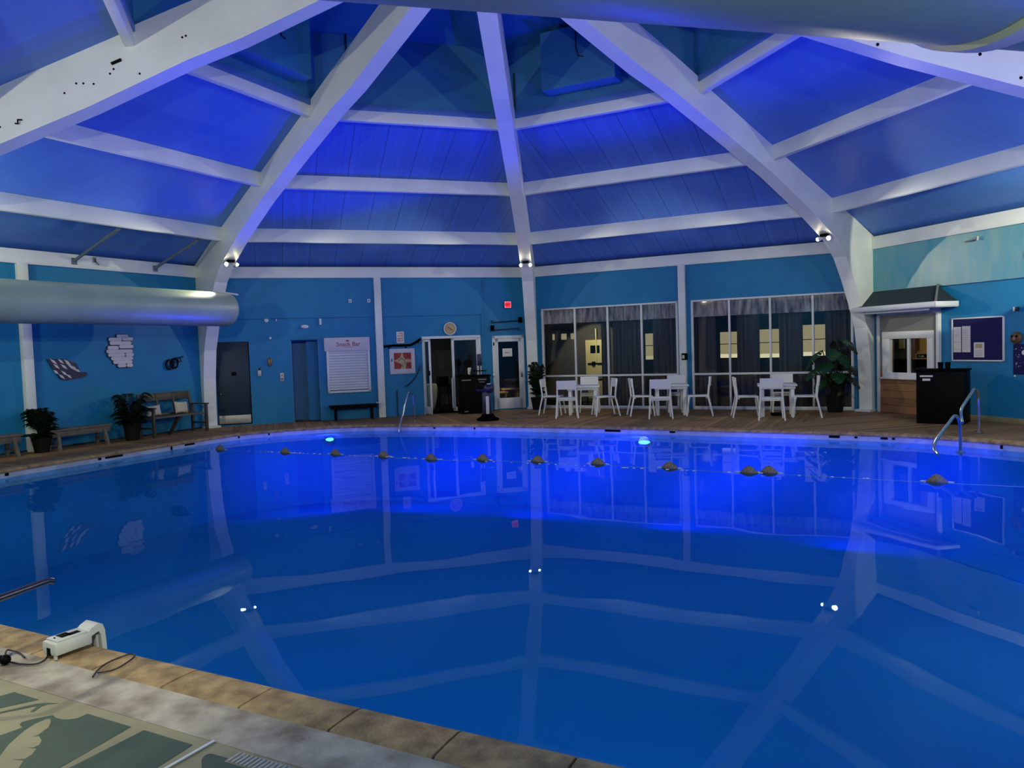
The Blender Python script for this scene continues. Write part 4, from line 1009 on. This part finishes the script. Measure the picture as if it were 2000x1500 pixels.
tips = [(-.34,-.05,.90),(-.30,-.1,1.12),(-.22,-.15,1.28),(-.42,.0,.72),(-.08,-.22,1.05),(.10,-.18,1.22),(.18,-.1,1.45),(.05,-.2,.85),(-.16,-.22,.70),(.2,-.15,1.0),(.1,-.05,1.55),(-.26,-.18,.95),(.22,-.1,.75),(0,-.2,1.30)]
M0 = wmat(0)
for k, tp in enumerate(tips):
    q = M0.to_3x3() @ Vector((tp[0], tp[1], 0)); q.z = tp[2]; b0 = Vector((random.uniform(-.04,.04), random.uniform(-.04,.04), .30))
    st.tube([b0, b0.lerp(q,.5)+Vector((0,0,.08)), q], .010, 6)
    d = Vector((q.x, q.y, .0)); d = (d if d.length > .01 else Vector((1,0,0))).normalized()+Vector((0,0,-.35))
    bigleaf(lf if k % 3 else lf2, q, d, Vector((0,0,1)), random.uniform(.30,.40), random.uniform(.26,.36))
st.build('stems','leaf',e); lf.build('foliage','leaf2',e,fixn=False); lf2.build('darker_foliage','leaf',e,fixn=False)  # every third big leaf takes the darker green
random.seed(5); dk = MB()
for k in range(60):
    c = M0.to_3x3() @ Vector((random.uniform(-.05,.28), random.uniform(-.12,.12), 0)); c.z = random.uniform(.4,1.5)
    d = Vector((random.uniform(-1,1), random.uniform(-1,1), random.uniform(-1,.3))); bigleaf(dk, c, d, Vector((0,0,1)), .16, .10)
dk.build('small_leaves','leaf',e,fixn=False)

# ------------------------------------------------------------------ left wall things
plain_bench('bench', -2, 2.1, 3.40, .40, .37, 'grey wooden bench at the left edge, cut by the frame', 'greywood', .28, .07, 'backless grey benches')
plain_bench('bench', -2, 3.87, 5.0, .40, .37, 'grey wooden backless bench between the two palms', 'greywood', .28, .07, 'backless grey benches')
e = empty('garden_bench', wmat(-2, 6.44, .40, 0), 'dark wooden garden bench with arms and slatted back', 'bench')
MB().box(-.62,.62,-.24,.18,.37,.40,.006).build('seat','greywood',e)
m_ = Matrix.Translation((0,.17,.40)) @ Matrix.Rotation(-.18,4,'X')
MB().box(-.62,.62,-.012,.014,.30,.46,.006,m_).build('top_rail','darkwood',e)
MB().box(-.62,.62,-.012,.014,.0,.04,.004,m_).build('back_rail','darkwood',e)
for x_ in (-.62,-.22,.18,.575): MB().box(x_,x_+.045,-.02,.018,-.03,.46,.004,m_).build('back_post','darkwood',e)
for sx in (-1,1):
    MB().box(sx*.63-.025,sx*.63+.025,-.26,-.21,0,.57,.004).build('leg','darkwood',e)
    MB().box(sx*.63-.025,sx*.63+.025,.16,.21,0,.57,.004).build('leg','darkwood',e)
    MB().box(sx*.63-.035,sx*.63+.035,-.29,.24,.565,.595,.006).build('armrest','darkwood',e)
    MB().box(sx*.63-.015,sx*.63+.015,-.22,.18,.16,.20,.003).build('stretcher','darkwood',e)
for x_ in (-.03,): MB().poly([(x_,-.22,.37),(x_,-.12,.37),(x_,.14,.0),(x_,.08,.0)],(.045,0,0)).build('centre_brace','darkwood',e)
def cushion(s, t, z, rz, tilt, lab, w_=.32, h_=.24):
    mb = MB(); n = 12; G = []
    for sd in (1,-1):
        g = [[None]*(n+1) for _ in range(n+1)]
        for a in range(n+1):
            for b in range(n+1):
                x, y = -1+2*a/n, -1+2*b/n; th = .055*((1-x**4)*(1-y**4))**.5; pin = 1-.10*(1-abs(x)**2)*abs(y)**3-.0; pin2 = 1-.10*(1-abs(y)**2)*abs(x)**3
                g[a][b] = mb.bm.verts.new((x*w_/2*pin2, sd*th, (y*pin+1)*h_/2))
        for a in range(n):
            for b in range(n): mb.bm.faces.new((g[a][b],g[a+1][b],g[a+1][b+1],g[a][b+1]) if sd > 0 else (g[a][b],g[a][b+1],g[a+1][b+1],g[a+1][b]))
    bmesh.ops.remove_doubles(mb.bm, verts=mb.bm.verts, dist=.0005)
    o = mb.build('cushion','cushion'); o.matrix_world = wmat(-2, s, t, z) @ Matrix.Rotation(rz,4,'Z') @ Matrix.Rotation(tilt,4,'X') @ Matrix.Rotation(rz*.6,4,'Y')
    tag(o, lab, 'cushion', 'cream cushions on the garden bench')
cushion(6.72, .33, .405, .12, -.22, 'cream cushion propped at the right end of the garden bench', .34, .25)
cushion(6.04, .36, .405, -.1, -.24, 'cream cushion partly behind the armrest, near the palm', .34, .22)

# wall sculptures
def sculpt_round():
    e = wthing('wall_carving', -2, 5.66, .0, 1.71, 'round wall carving of white rounded strips outlined in black', 'wall carving')
    rows = [(-.10,.14,.30),(-.27,.0,.24),(.02,.24,.25),(-.25,.20,.17),(-.30,-.08,.08),(-.06,.24,.10),(-.33,.22,.01),(-.30,.05,-.06),(.07,.24,-.06),(-.24,.22,-.13),(-.20,.20,-.20),(-.11,.06,-.27),(.08,.21,-.27)]
    bk = MB(); wh = MB()
    for x0_, x1_, z in rows:
        for mb, r, y0_, y1_ in ((bk,.048,-.001,-.022),(wh,.034,-.02,-.034)):
            n = 8; pts = []
            for q in range(n+1): a = PI/2+PI*q/n; pts.append((x0_+.03+r*math.cos(a), y0_, z+r*math.sin(a)))
            for q in range(n+1): a = -PI/2+PI*q/n; pts.append((x1_-.03+r*math.cos(a), y0_, z+r*math.sin(a)))
            mb.poly(pts, (0, y1_-y0_, 0))
    bk.build('black_outline','navy',e,smooth=False); wh.build('white_strips','artwhite',e,smooth=False)
sculpt_round()
e = wthing('wall_carving', -2, 4.53, .0, 1.41, 'slanting fish-like wall carving in navy and white', 'wall carving')
pts = [(-.42,.20),(-.20,.20),(.02,.18),(.22,.10),(.28,-.02),(.30,-.06),(.42,-.06),(.46,-.10),(.40,-.15),(.25,-.17),(-.02,-.20),(-.15,-.17),(-.30,.02)]
MB().poly([(x*.85,-.001,z) for x,z in pts],(0,-.025,0)).build('navy_body','navy',e,smooth=False)
wh = MB(); random.seed(8)
for k, (x_, z_, l_) in enumerate([(-.28,.15,.14),(-.12,.15,.12),(.02,.13,.14),(-.22,.06,.12),(-.06,.05,.13),(.10,.04,.22),(.16,.02,.12),(-.24,-.04,.10),(-.06,-.07,.13),(-.12,-.13,.12),(.04,-.13,.1),(.24,-.03,.08)]):
    a = -.62; dx, dz = math.cos(a)*l_*.68, math.sin(a)*l_*.68; nx, nz = -math.sin(a)*.022, math.cos(a)*.022
    wh.poly([((x_-dx)*.85,-.026,z_-dz),((x_)*.85+nx,-.026,z_+nz),((x_+dx)*.85,-.026,z_+dz),((x_)*.85-nx,-.026,z_-nz)],(0,-.01,0))
wh.build('white_flecks','artwhite',e,smooth=False)
e = wthing('wall_hose', -2, 6.80, .0, 1.46, 'coiled dark hose on a wall hook near the curved beam', 'hose')
for k in range(3):
    c = [(-.10+k*.05+.085*math.cos(2*PI*q/24), -.05-k*.012, -.04+k*.01+.10*math.sin(2*PI*q/24)) for q in range(24)]
    MB().tube(c,.016,8,closed=True).build('coil','bronze' if k == 1 else 'black',e)
MB().tube([(.0,-.04,.02),(.06,-.05,.10),(.16,-.06,.10),(.17,-.08,.02),(.12,-.08,.0),(.10,-.06,.08),(.26,-.04,.12)],.014,8).build('bracket','navy',e)

# ------------------------------------------------------------------ ticket booth on the right wall
e = empty('ticket_booth', wmat(1, 1.0, 0, 0), 'ticket booth with brown board siding and white trim', 'booth')
MB().box(-.68,.68,-.05,-.002,0,.70).box(-.68,-.60,-.05,-.002,.70,.86).box(.60,.68,-.05,-.002,.70,.86).build('siding','siding',e,smooth=False,uv=lambda c:(c.x,c.z))
MB().box(-.68,.68,-.045,-.002,1.60,1.96).box(-.68,-.58,-.045,-.002,.86,1.60).box(.62,.68,-.045,-.002,.7,1.60).build('grey_panel','greypanel',e)
MB().box(-.73,-.67,-.075,-.002,0,1.96,.004).box(.68,.74,-.075,-.002,0,1.96,.004).box(-.73,.74,-.075,-.002,1.93,2.0,.004).build('corner_trim','frame',e)
wn = MB().box(-.58,.62,-.085,-.002,1.46,1.60,.005).box(-.58,-.39,-.085,-.002,.80,1.46,.005).box(.49,.62,-.085,-.002,.80,1.46,.005).box(-.58,.62,-.085,-.002,.70,.80,.005).box(-.60,.64,-.12,-.002,.67,.71,.005).box(.02,.07,-.07,-.02,.8,1.46,.003).build('window_surround','whitechair',e)
MB().box(-.39,.49,-.03,-.024,.8,1.46).build('pane','glass',wn,smooth=False)
# canopy roof
e = empty('booth_canopy', wmat(1, 0, 0, 0), 'dark hipped canopy with white fascia over the ticket booth', 'canopy')
zf, zw, T = 2.10, 2.42, .55; sL, sR = .12, 2.12
MB().poly([(sL,-T,zf),(sR,-T,zf),(sR-.42,-.04,zw),(sL,-.04,zw)],(0,0,-.02)).poly([(sR,-T,zf),(sR,-.04,zf),(sR-.42,-.04,zw)],(0,0,-.02)).build('roofing','roofing',e,smooth=False)
MB().box(sL,sR,-T-.02,-T,zf-.085,zf+.005,.004).box(sR,sR+.02,-T-.02,-.037,zf-.085,zf+.005,.004).build('fascia','frame',e)
MB().box(sL,sR-.25,-T+.12,-T+.14,zf-.14,zf-.08,.003).build('lower_trim','frame',e)
MB().box(sL,sR,-T,-.037,zf-.095,zf-.08).build('soffit','frame',e)
mb = MB().cyl((sR,-T,zf+.01),(sR-.42,-.04,zw+.01),.02,.02,8); mb.build('hip_cap','greypanel',e)
# booth interior
rm = MB(); rm.box(-.85, -.22, 1.4, 1.45, -.02, 2.3).box(-.85, -.8, .13, 1.4, -.02, 2.3).box(1.9, 1.95, .13, 1.4, -.02, 2.3).box(-.85, 1.95, .13, 1.4, 2.2, 2.25)
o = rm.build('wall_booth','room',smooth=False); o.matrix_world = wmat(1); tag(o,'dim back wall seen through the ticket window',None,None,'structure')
o = MB().box(-.22, 1.9, 1.4, 1.45, 0, 2.3).build('wall_booth_side','roomwarm',smooth=False); o.matrix_world = wmat(1); tag(o,'warm yellow lit wall seen through the ticket window',None,None,'structure')
o = MB().box(-.85,1.95,.0,1.4,-.03,0).build('floor_booth','roomfloor',smooth=False); o.matrix_world = wmat(1); tag(o,'dark floor of the ticket booth',None,None,'structure')
lamp('POINT','booth_light',wpos(1,1.0,-.95,2.0),22,(1,.83,.50),.05)  # added light, no fixture, to brighten the booth interior
e = wthing('booth_counter', 1, .75, -.62, 0, 'black counter with a pale top inside the ticket window', 'counter')
MB().box(-.62,.85,-.2,.2,0,1.04,.008).build('counter_body','blackmatte',e); MB().box(-.05,.22,-.22,.2,1.04,1.065,.004).build('counter_top','wood_tan',e)
e = wthing('machine', 1, .80, -.58, 1.066, 'small dark machine on the counter inside the ticket window', 'machine')
MB().box(-.11,.11,-.07,.07,0,.07,.01).build('machine_body','black',e); MB().box(-.07,.07,-.074,-.07,.015,.05,.002).build('front_panel','steel',e)
e = wthing('booth_picture', 1, -.52, -1.38, 1.24, 'pale lit panel deep inside the ticket window, left side', 'wall panel')
MB().box(-.07,.07,-.02,0,0,.20).build('panel','creamdoor',e)
o = MB().box(-.24,-.20,1.34,1.40,0,2.2).box(-.10,-.07,1.36,1.4,1.2,2.2).build('trim_booth','brownmask',smooth=False); o.matrix_world = wmat(1); tag(o,'brown door trim inside the ticket booth',None,None,'structure')
e = wthing('white_bowl', 1, 1.20, -.05, .80, 'small white dish on the ticket window sill', 'dish')
MB().lathe([(0,0),(.02,0),(.05,.03),(.045,.03),(0,.008)],seg=16).build('dish','whiteplastic',e)

# noticeboard with papers
e = wthing('noticeboard', 1, 2.465, .001, 1.03, 'navy felt notice board in a white frame', 'notice board')
MB().box(-.47,.50,-.02,0,.02,.75).build('felt','navyfelt',e)
MB().box(-.49,.52,-.03,0,.0,.025,.003).box(-.49,.52,-.03,0,.745,.77,.003).box(-.49,-.465,-.03,0,0,.77,.003).box(.495,.52,-.03,0,0,.77,.003).build('board_frame','frame',e)
random.seed(2)
def sheet(s, z, w_, h_, lab, lines, pic=False, rz=0):
    q = wthing('pinned_paper', 1, s, .0215, z, lab, 'paper', 'papers on the notice board')
    MB().box(-w_/2,w_/2,-.003,0,0,h_).build('sheet','paper',q)
    mb = MB()
    for k in range(lines):
        zz = h_*(.12+.8*k/lines) if not pic else h_*(.1+.45*k/lines)
        mb.box(-w_*.38,w_*random.uniform(.1,.4),-.0045,-.003,zz,zz+.006)
    mb.build('print','paperline',q)
    if pic: MB().box(-w_*.35,w_*.3,-.005,-.003,h_*.62,h_*.9).build('picture','tanprint',q)
sheet(2.09,1.19,.155,.45,'leftmost tall paper pinned on the notice board',3)
sheet(2.27,1.19,.165,.46,'tall printed paper pinned second from the left on the notice board',11)
sheet(2.52,1.10,.20,.26,'short paper with a picture pinned low on the notice board',4,True)
# black cabinet and cups
e = empty('black_cabinet', wmat(1, 2.42, .72, 0) @ Matrix.Rotation(.55,4,'Z'), 'tall black cabinet with pale labels below the notice board', 'cabinet')
MB().box(-.36,.36,-.28,.28,0,.90,.012).build('cabinet_body','black',e)
MB().box(-.38,.38,-.30,.30,.90,.925,.006).build('cabinet_top','blackmatte',e)
MB().box(-.30,-.10,-.288,-.28,.80,.83,.002).build('cabinet_label','paper',e); MB().box(-.26,-.14,-.288,-.28,.735,.775,.002).build('cabinet_label','paper',e)
mx = wmat(1, 2.42, .72, .926) @ Matrix.Rotation(.55,4,'Z')
for k, x_ in enumerate((-.02,.09)):
    o = MB().lathe([(0,0),(.036,0),(.045,.12),(.040,.12),(.034,.01),(0,.01)],seg=18).build('dark_cup','black'); o.matrix_world = mx @ Matrix.Translation((x_,-.1,0)); tag(o,('left' if k == 0 else 'right')+' one of two dark cups on the tall black cabinet','cup','dark cups on the cabinet')
# carved mask, poster and fittings at the right edge
e = wthing('wall_mask', 1, 3.21, .0, 1.42, 'carved brown face ornament near the right edge', 'ornament')
MB().ball((0,-.03,.0),.10,18,(1,.5,1.0)).build('mask_body','brownmask',e); MB().ball((.0,-.085,-.01),.03,10,(1,.8,1.6)).build('nose','bronzeorn',e)
MB().ball((-.04,-.075,.03),.018,8).ball((.04,-.075,.03),.018,8).build('eye','black',e)
e = wthing('blue_poster', 1, 3.36, .0, .82, 'busy navy and grey poster at the right edge', 'poster')
MB().box(-.22,.24,-.012,-.001,0,.50).build('poster_sheet','navyfelt',e)
gr = MB(); random.seed(4)
for k in range(60): 
    x_, z_ = random.uniform(-.20,.2), random.uniform(.10,.44); r_ = random.uniform(.008,.03); gr.box(x_,x_+r_,-.0135,-.012,z_,z_+r_*.7)
gr.build('grey_pattern','paperline',e,smooth=False)
MB().tube([(-.03,-.012,.36),(-.03,-.016,.36)],.04,20).build('round_emblem','paper',e)
e = wthing('wall_sensor', 1, 3.235, .036, 1.86, 'small white and dark sensor high on the right wall', 'sensor'); e.location.z = 1.86
MB().box(-.045,-.015,-.05,0,0,.07,.004).build('sensor_lens','whiteplastic',e); MB().box(-.015,.03,-.045,0,0,.07,.004).build('sensor_body','navy',e)
e = wthing('wall_light_arm', 1, 2.43, .036, 3.12, 'thin metal arm bracket on the bright patch of upper right wall', 'bracket')
MB().tube([(-.14,-.02,0),(.0,-.06,.01),(.12,-.05,.02)],.012,8).build('arm','kick',e); MB().cyl((.12,-.05,-.01),(.12,-.05,.06),.018,.018,8).build('end_cap','kick',e)
e = wthing('white_plate', 1, 3.17, .0, .80-.01, 'tiny white wall knob under the poster', 'knob'); MB().ball((0,-.015,0),.018,10).build('knob_body','whiteplastic',e)
e = wthing('wall_vent', 1, 3.42, .036, 2.72, 'small white vent plate on the upper right wall at the edge', 'vent'); MB().box(-.06,.06,-.02,0,0,.10,.004).build('vent_plate','whiteplastic',e); MB().box(-.05,.05,-.022,-.02,.03,.04).box(-.05,.05,-.022,-.02,.06,.07).build('slots','black',e)

# ------------------------------------------------------------------ pool ladder rails (right)
def rail(px_top, lab, base_px, top_px, dip_px, low_px):
    g = onz(*base_px, 0.01 if base_px[1] < 860 else WATER_Z); D = (g-CAM).y
    topp = pxray(top_px[0], top_px[1], D-.18); dip = pxray(dip_px[0], dip_px[1], D-.75); low = pxray(low_px[0], low_px[1], D-.95)
    up1 = Vector((g.x, g.y, topp.z-.14))
    e = empty('ladder_rail', g, lab, 'handrail', 'steel ladder rails'); o = g
    pts = [g-Vector((0,0,.05)), up1, up1+(topp-up1)*.55+Vector((0,0,.05)), topp, topp.lerp(dip,.08)-Vector((0,0,.0)), topp.lerp(dip,.5), dip, dip.lerp(low,.5)+Vector((0,0,-.03)), low]
    # smooth
    def sm(P_):
        for _ in range(2):
            Q = [P_[0]]
            for a, b in zip(P_, P_[1:]): Q += [a.lerp(b,.25), a.lerp(b,.75)]
            P_ = Q+[P_[-1]]
        return P_
    MB().tube([p-o for p in sm(pts)],.021,12).build('rail','steel',e)
    MB().lathe([(.06,0),(.06,.012),(.03,.025),(0,.025)],seg=18).build('flange','steel',e)
rail(0,'steel ladder rail standing on the deck beside the black cabinet',(1912,845),(1903,759),(1876,800),(1880,826))
rail(1,'steel ladder rail dipping into the pool in front of the black cabinet',(1876,884),(1864,812),(1822,868),(1832,888))
# rail end at the left frame edge
t0 = onz(103, 1131, .42); t1 = onz(0, 1168, .42)
dv = (t1-t0)
e = empty('pool_grab_rail', t1+dv*1.2-Vector((0,0,.42)), 'bronze grab rail end reaching in from the left edge', 'handrail')
o_ = e.location.copy()
pts = [o_, o_+Vector((0,0,.30)), o_+Vector((0,0,.40))-dv*.15, t1, t0.lerp(t1,.25), t0.lerp(t1,.10), t0-Vector((0,0,.012))]
MB().tube([Vector(p)-o_ for p in pts],.017,12).build('rail','bronze',e)
MB().lathe([(.045,0),(.045,.01),(.02,.02),(0,.02)],seg=16).build('flange','bronze',e)

# ------------------------------------------------------------------ floats on the rope
fl_px = [(430,878),(557,884),(655,887),(749,891),(842,897),(943,898),(1050,901),(1168,906),(1308,914),(1463,923),(1502,923),(1830,941)]
pos = [onz(x, y, WATER_Z) for x, y in fl_px]
proto_f = None
whr = ['first from the left, by the benches','second from the left','third from the left','fourth from the left','fifth from the left','sixth from the left, below the black stand','seventh from the left','eighth from the left, below the first table','ninth from the left, below the slim post','left one of the close pair','right one of the close pair','rightmost, below the ladder']
dirr = (pos[-1]-pos[0]).normalized(); rzr = math.atan2(dirr.y, dirr.x)
for k, p in enumerate(pos):
    if proto_f is None:
        proto_f = empty('lane_float', Matrix.Identity(4))
        MB().tube([(-.17,0,0),(-.13,0,0.005),(-.05,0,.02),(.0,0,.03),(.05,0,.02),(.13,0,.005),(.17,0,0)],[.012,.035,.075,.082,.07,.035,.012],14).build('float_body','floatstone',proto_f)
        MB().tube([(-.26,0,.004),(-.22,0,.01),(.22,0,.01),(.26,0,.004)],.008,6).build('rope_end','rope',proto_f)
        o = proto_f
    else: o = copy_tree(proto_f)
    sc_ = .64
    o.matrix_world = Matrix.Translation(p+Vector((0,0,-.005))) @ Matrix.Rotation(rzr,4,'Z') @ Matrix.Diagonal((sc_, sc_, .85, 1))
    tag(o, 'grey float on the pool rope, '+whr[k], 'float', 'floats strung across the pool')
mb = MB()
mb.tube([pos[0]-dirr*1.6+Vector((0,0,-.012))]+[p+Vector((0,0,-.012)) for p in pos]+[pos[-1]+dirr*2+Vector((0,0,-.012))],.0035,6)
o = mb.build('pool_rope','rope'); tag(o,'white rope carrying the grey floats across the pool','rope')
random.seed(31); mb = MB()
for k in range(70):
    a = random.uniform(-.4, 10.8); p = pos[0]+dirr*a; 
    d_ = min(abs((p-q).dot(dirr)) for q in pos)
    if d_ > .5 and random.random() < .6: continue
    mb.ball(p+Vector((0,0,.002)), random.uniform(.006,.014), 6, (2,1,.6))
o = mb.build('rope_beads','rope'); tag(o,'small white beads and froth along the pool rope','beads',None,'stuff')

# ------------------------------------------------------------------ pool alarm unit on the near edge
q0 = onz(96, 1287, .012)
e = empty('pool_alarm', q0, 'off-white pool alarm unit straddling the near coping', 'pool alarm', rz=math.atan2(PU.y,PU.x)-.06)
e.scale = (.85, .54, .82)
# local x along the pool edge, y towards the water
MB().box(-.075,.075,.0,.36,.022,.105,.018).build('housing','greywhite',e)
MB().box(-.060,.060,.03,.33,.103,.118,.012).build('lid','greywhite',e)
MB().box(-.04,.035,.10,.20,.1175,.121,.004).box(-.005,.04,.17,.28,.1175,.121,.004).build('control_panel','black',e)
MB().box(-.02,.02,-.004,.006,.02,.07,.003).build('cable_port','black',e)
MB().ball((0,.06,.118),.008,8).build('indicator','black',e)
pr = [(.30,.09),(.36,.125),(.43,.145),(.475,.13),(.495,.09),(.505,.0),(.51,-.16),(.465,-.16),(.46,.0),(.45,.07),(.43,.092),(.36,.075),(.30,.03)]
MB().poly([(-.065,y,z) for y,z in pr],(.13,0,0)).build('arm','greywhite',e)
MB().box(-.045,.045,.42,.452,-.16,.07,.004).build('arm_liner',mat('grey_lining',(.35,.36,.38),.6),e)
for x_ in (-.05,.05): MB().cyl((x_,.02,.0),(x_,.02,.025),.014,.014,10).build('foot','greywhite',e)
def gcurve(pts, r, name, lab, cat, m='cable', z=.018):
    P_ = [onz(x, y, z)+Vector((0,0,dz)) for x, y, dz in pts]
    for _ in range(2):
        Q = [P_[0]]
        for a, b in zip(P_, P_[1:]): Q += [a.lerp(b,.25), a.lerp(b,.75)]
        P_ = Q+[P_[-1]]
    o = MB().tube(P_, r, 8).build(name, m); tag(o, lab, cat); return o
gcurve([(96,1276,.02),(92,1286,0),(75,1297,0),(50,1298,0),(18,1293,0)],.0045,'power_cable','black cable running from the pool alarm to its plug','cable')
gcurve([(10,1284,0),(12,1272,.01),(25,1271,.0),(38,1274,0),(48,1284,0)],.0045,'cable_loop','small loop of black cable behind the plug','cable')
gcurve([(181,1322,0),(192,1306,0),(215,1291,.0),(247,1279,0),(256,1277,0),(266,1280,0),(250,1293,0),(225,1308,0),(200,1313,0),(190,1314,0)],.0040,'cable_loop','thin dark cable looped on the tan coping right of the alarm','cable')
e = empty('power_plug', onz(11, 1298, .012), 'black and steel plug at the left edge of the frame', 'plug')
MB().ball((0,0,.025),.026,14,(1,1,1)).build('plug_body','black',e); MB().cyl((-.05,.0,.03),(-.02,0,.03),.022,.02,14).build('plug_ring','steel',e)
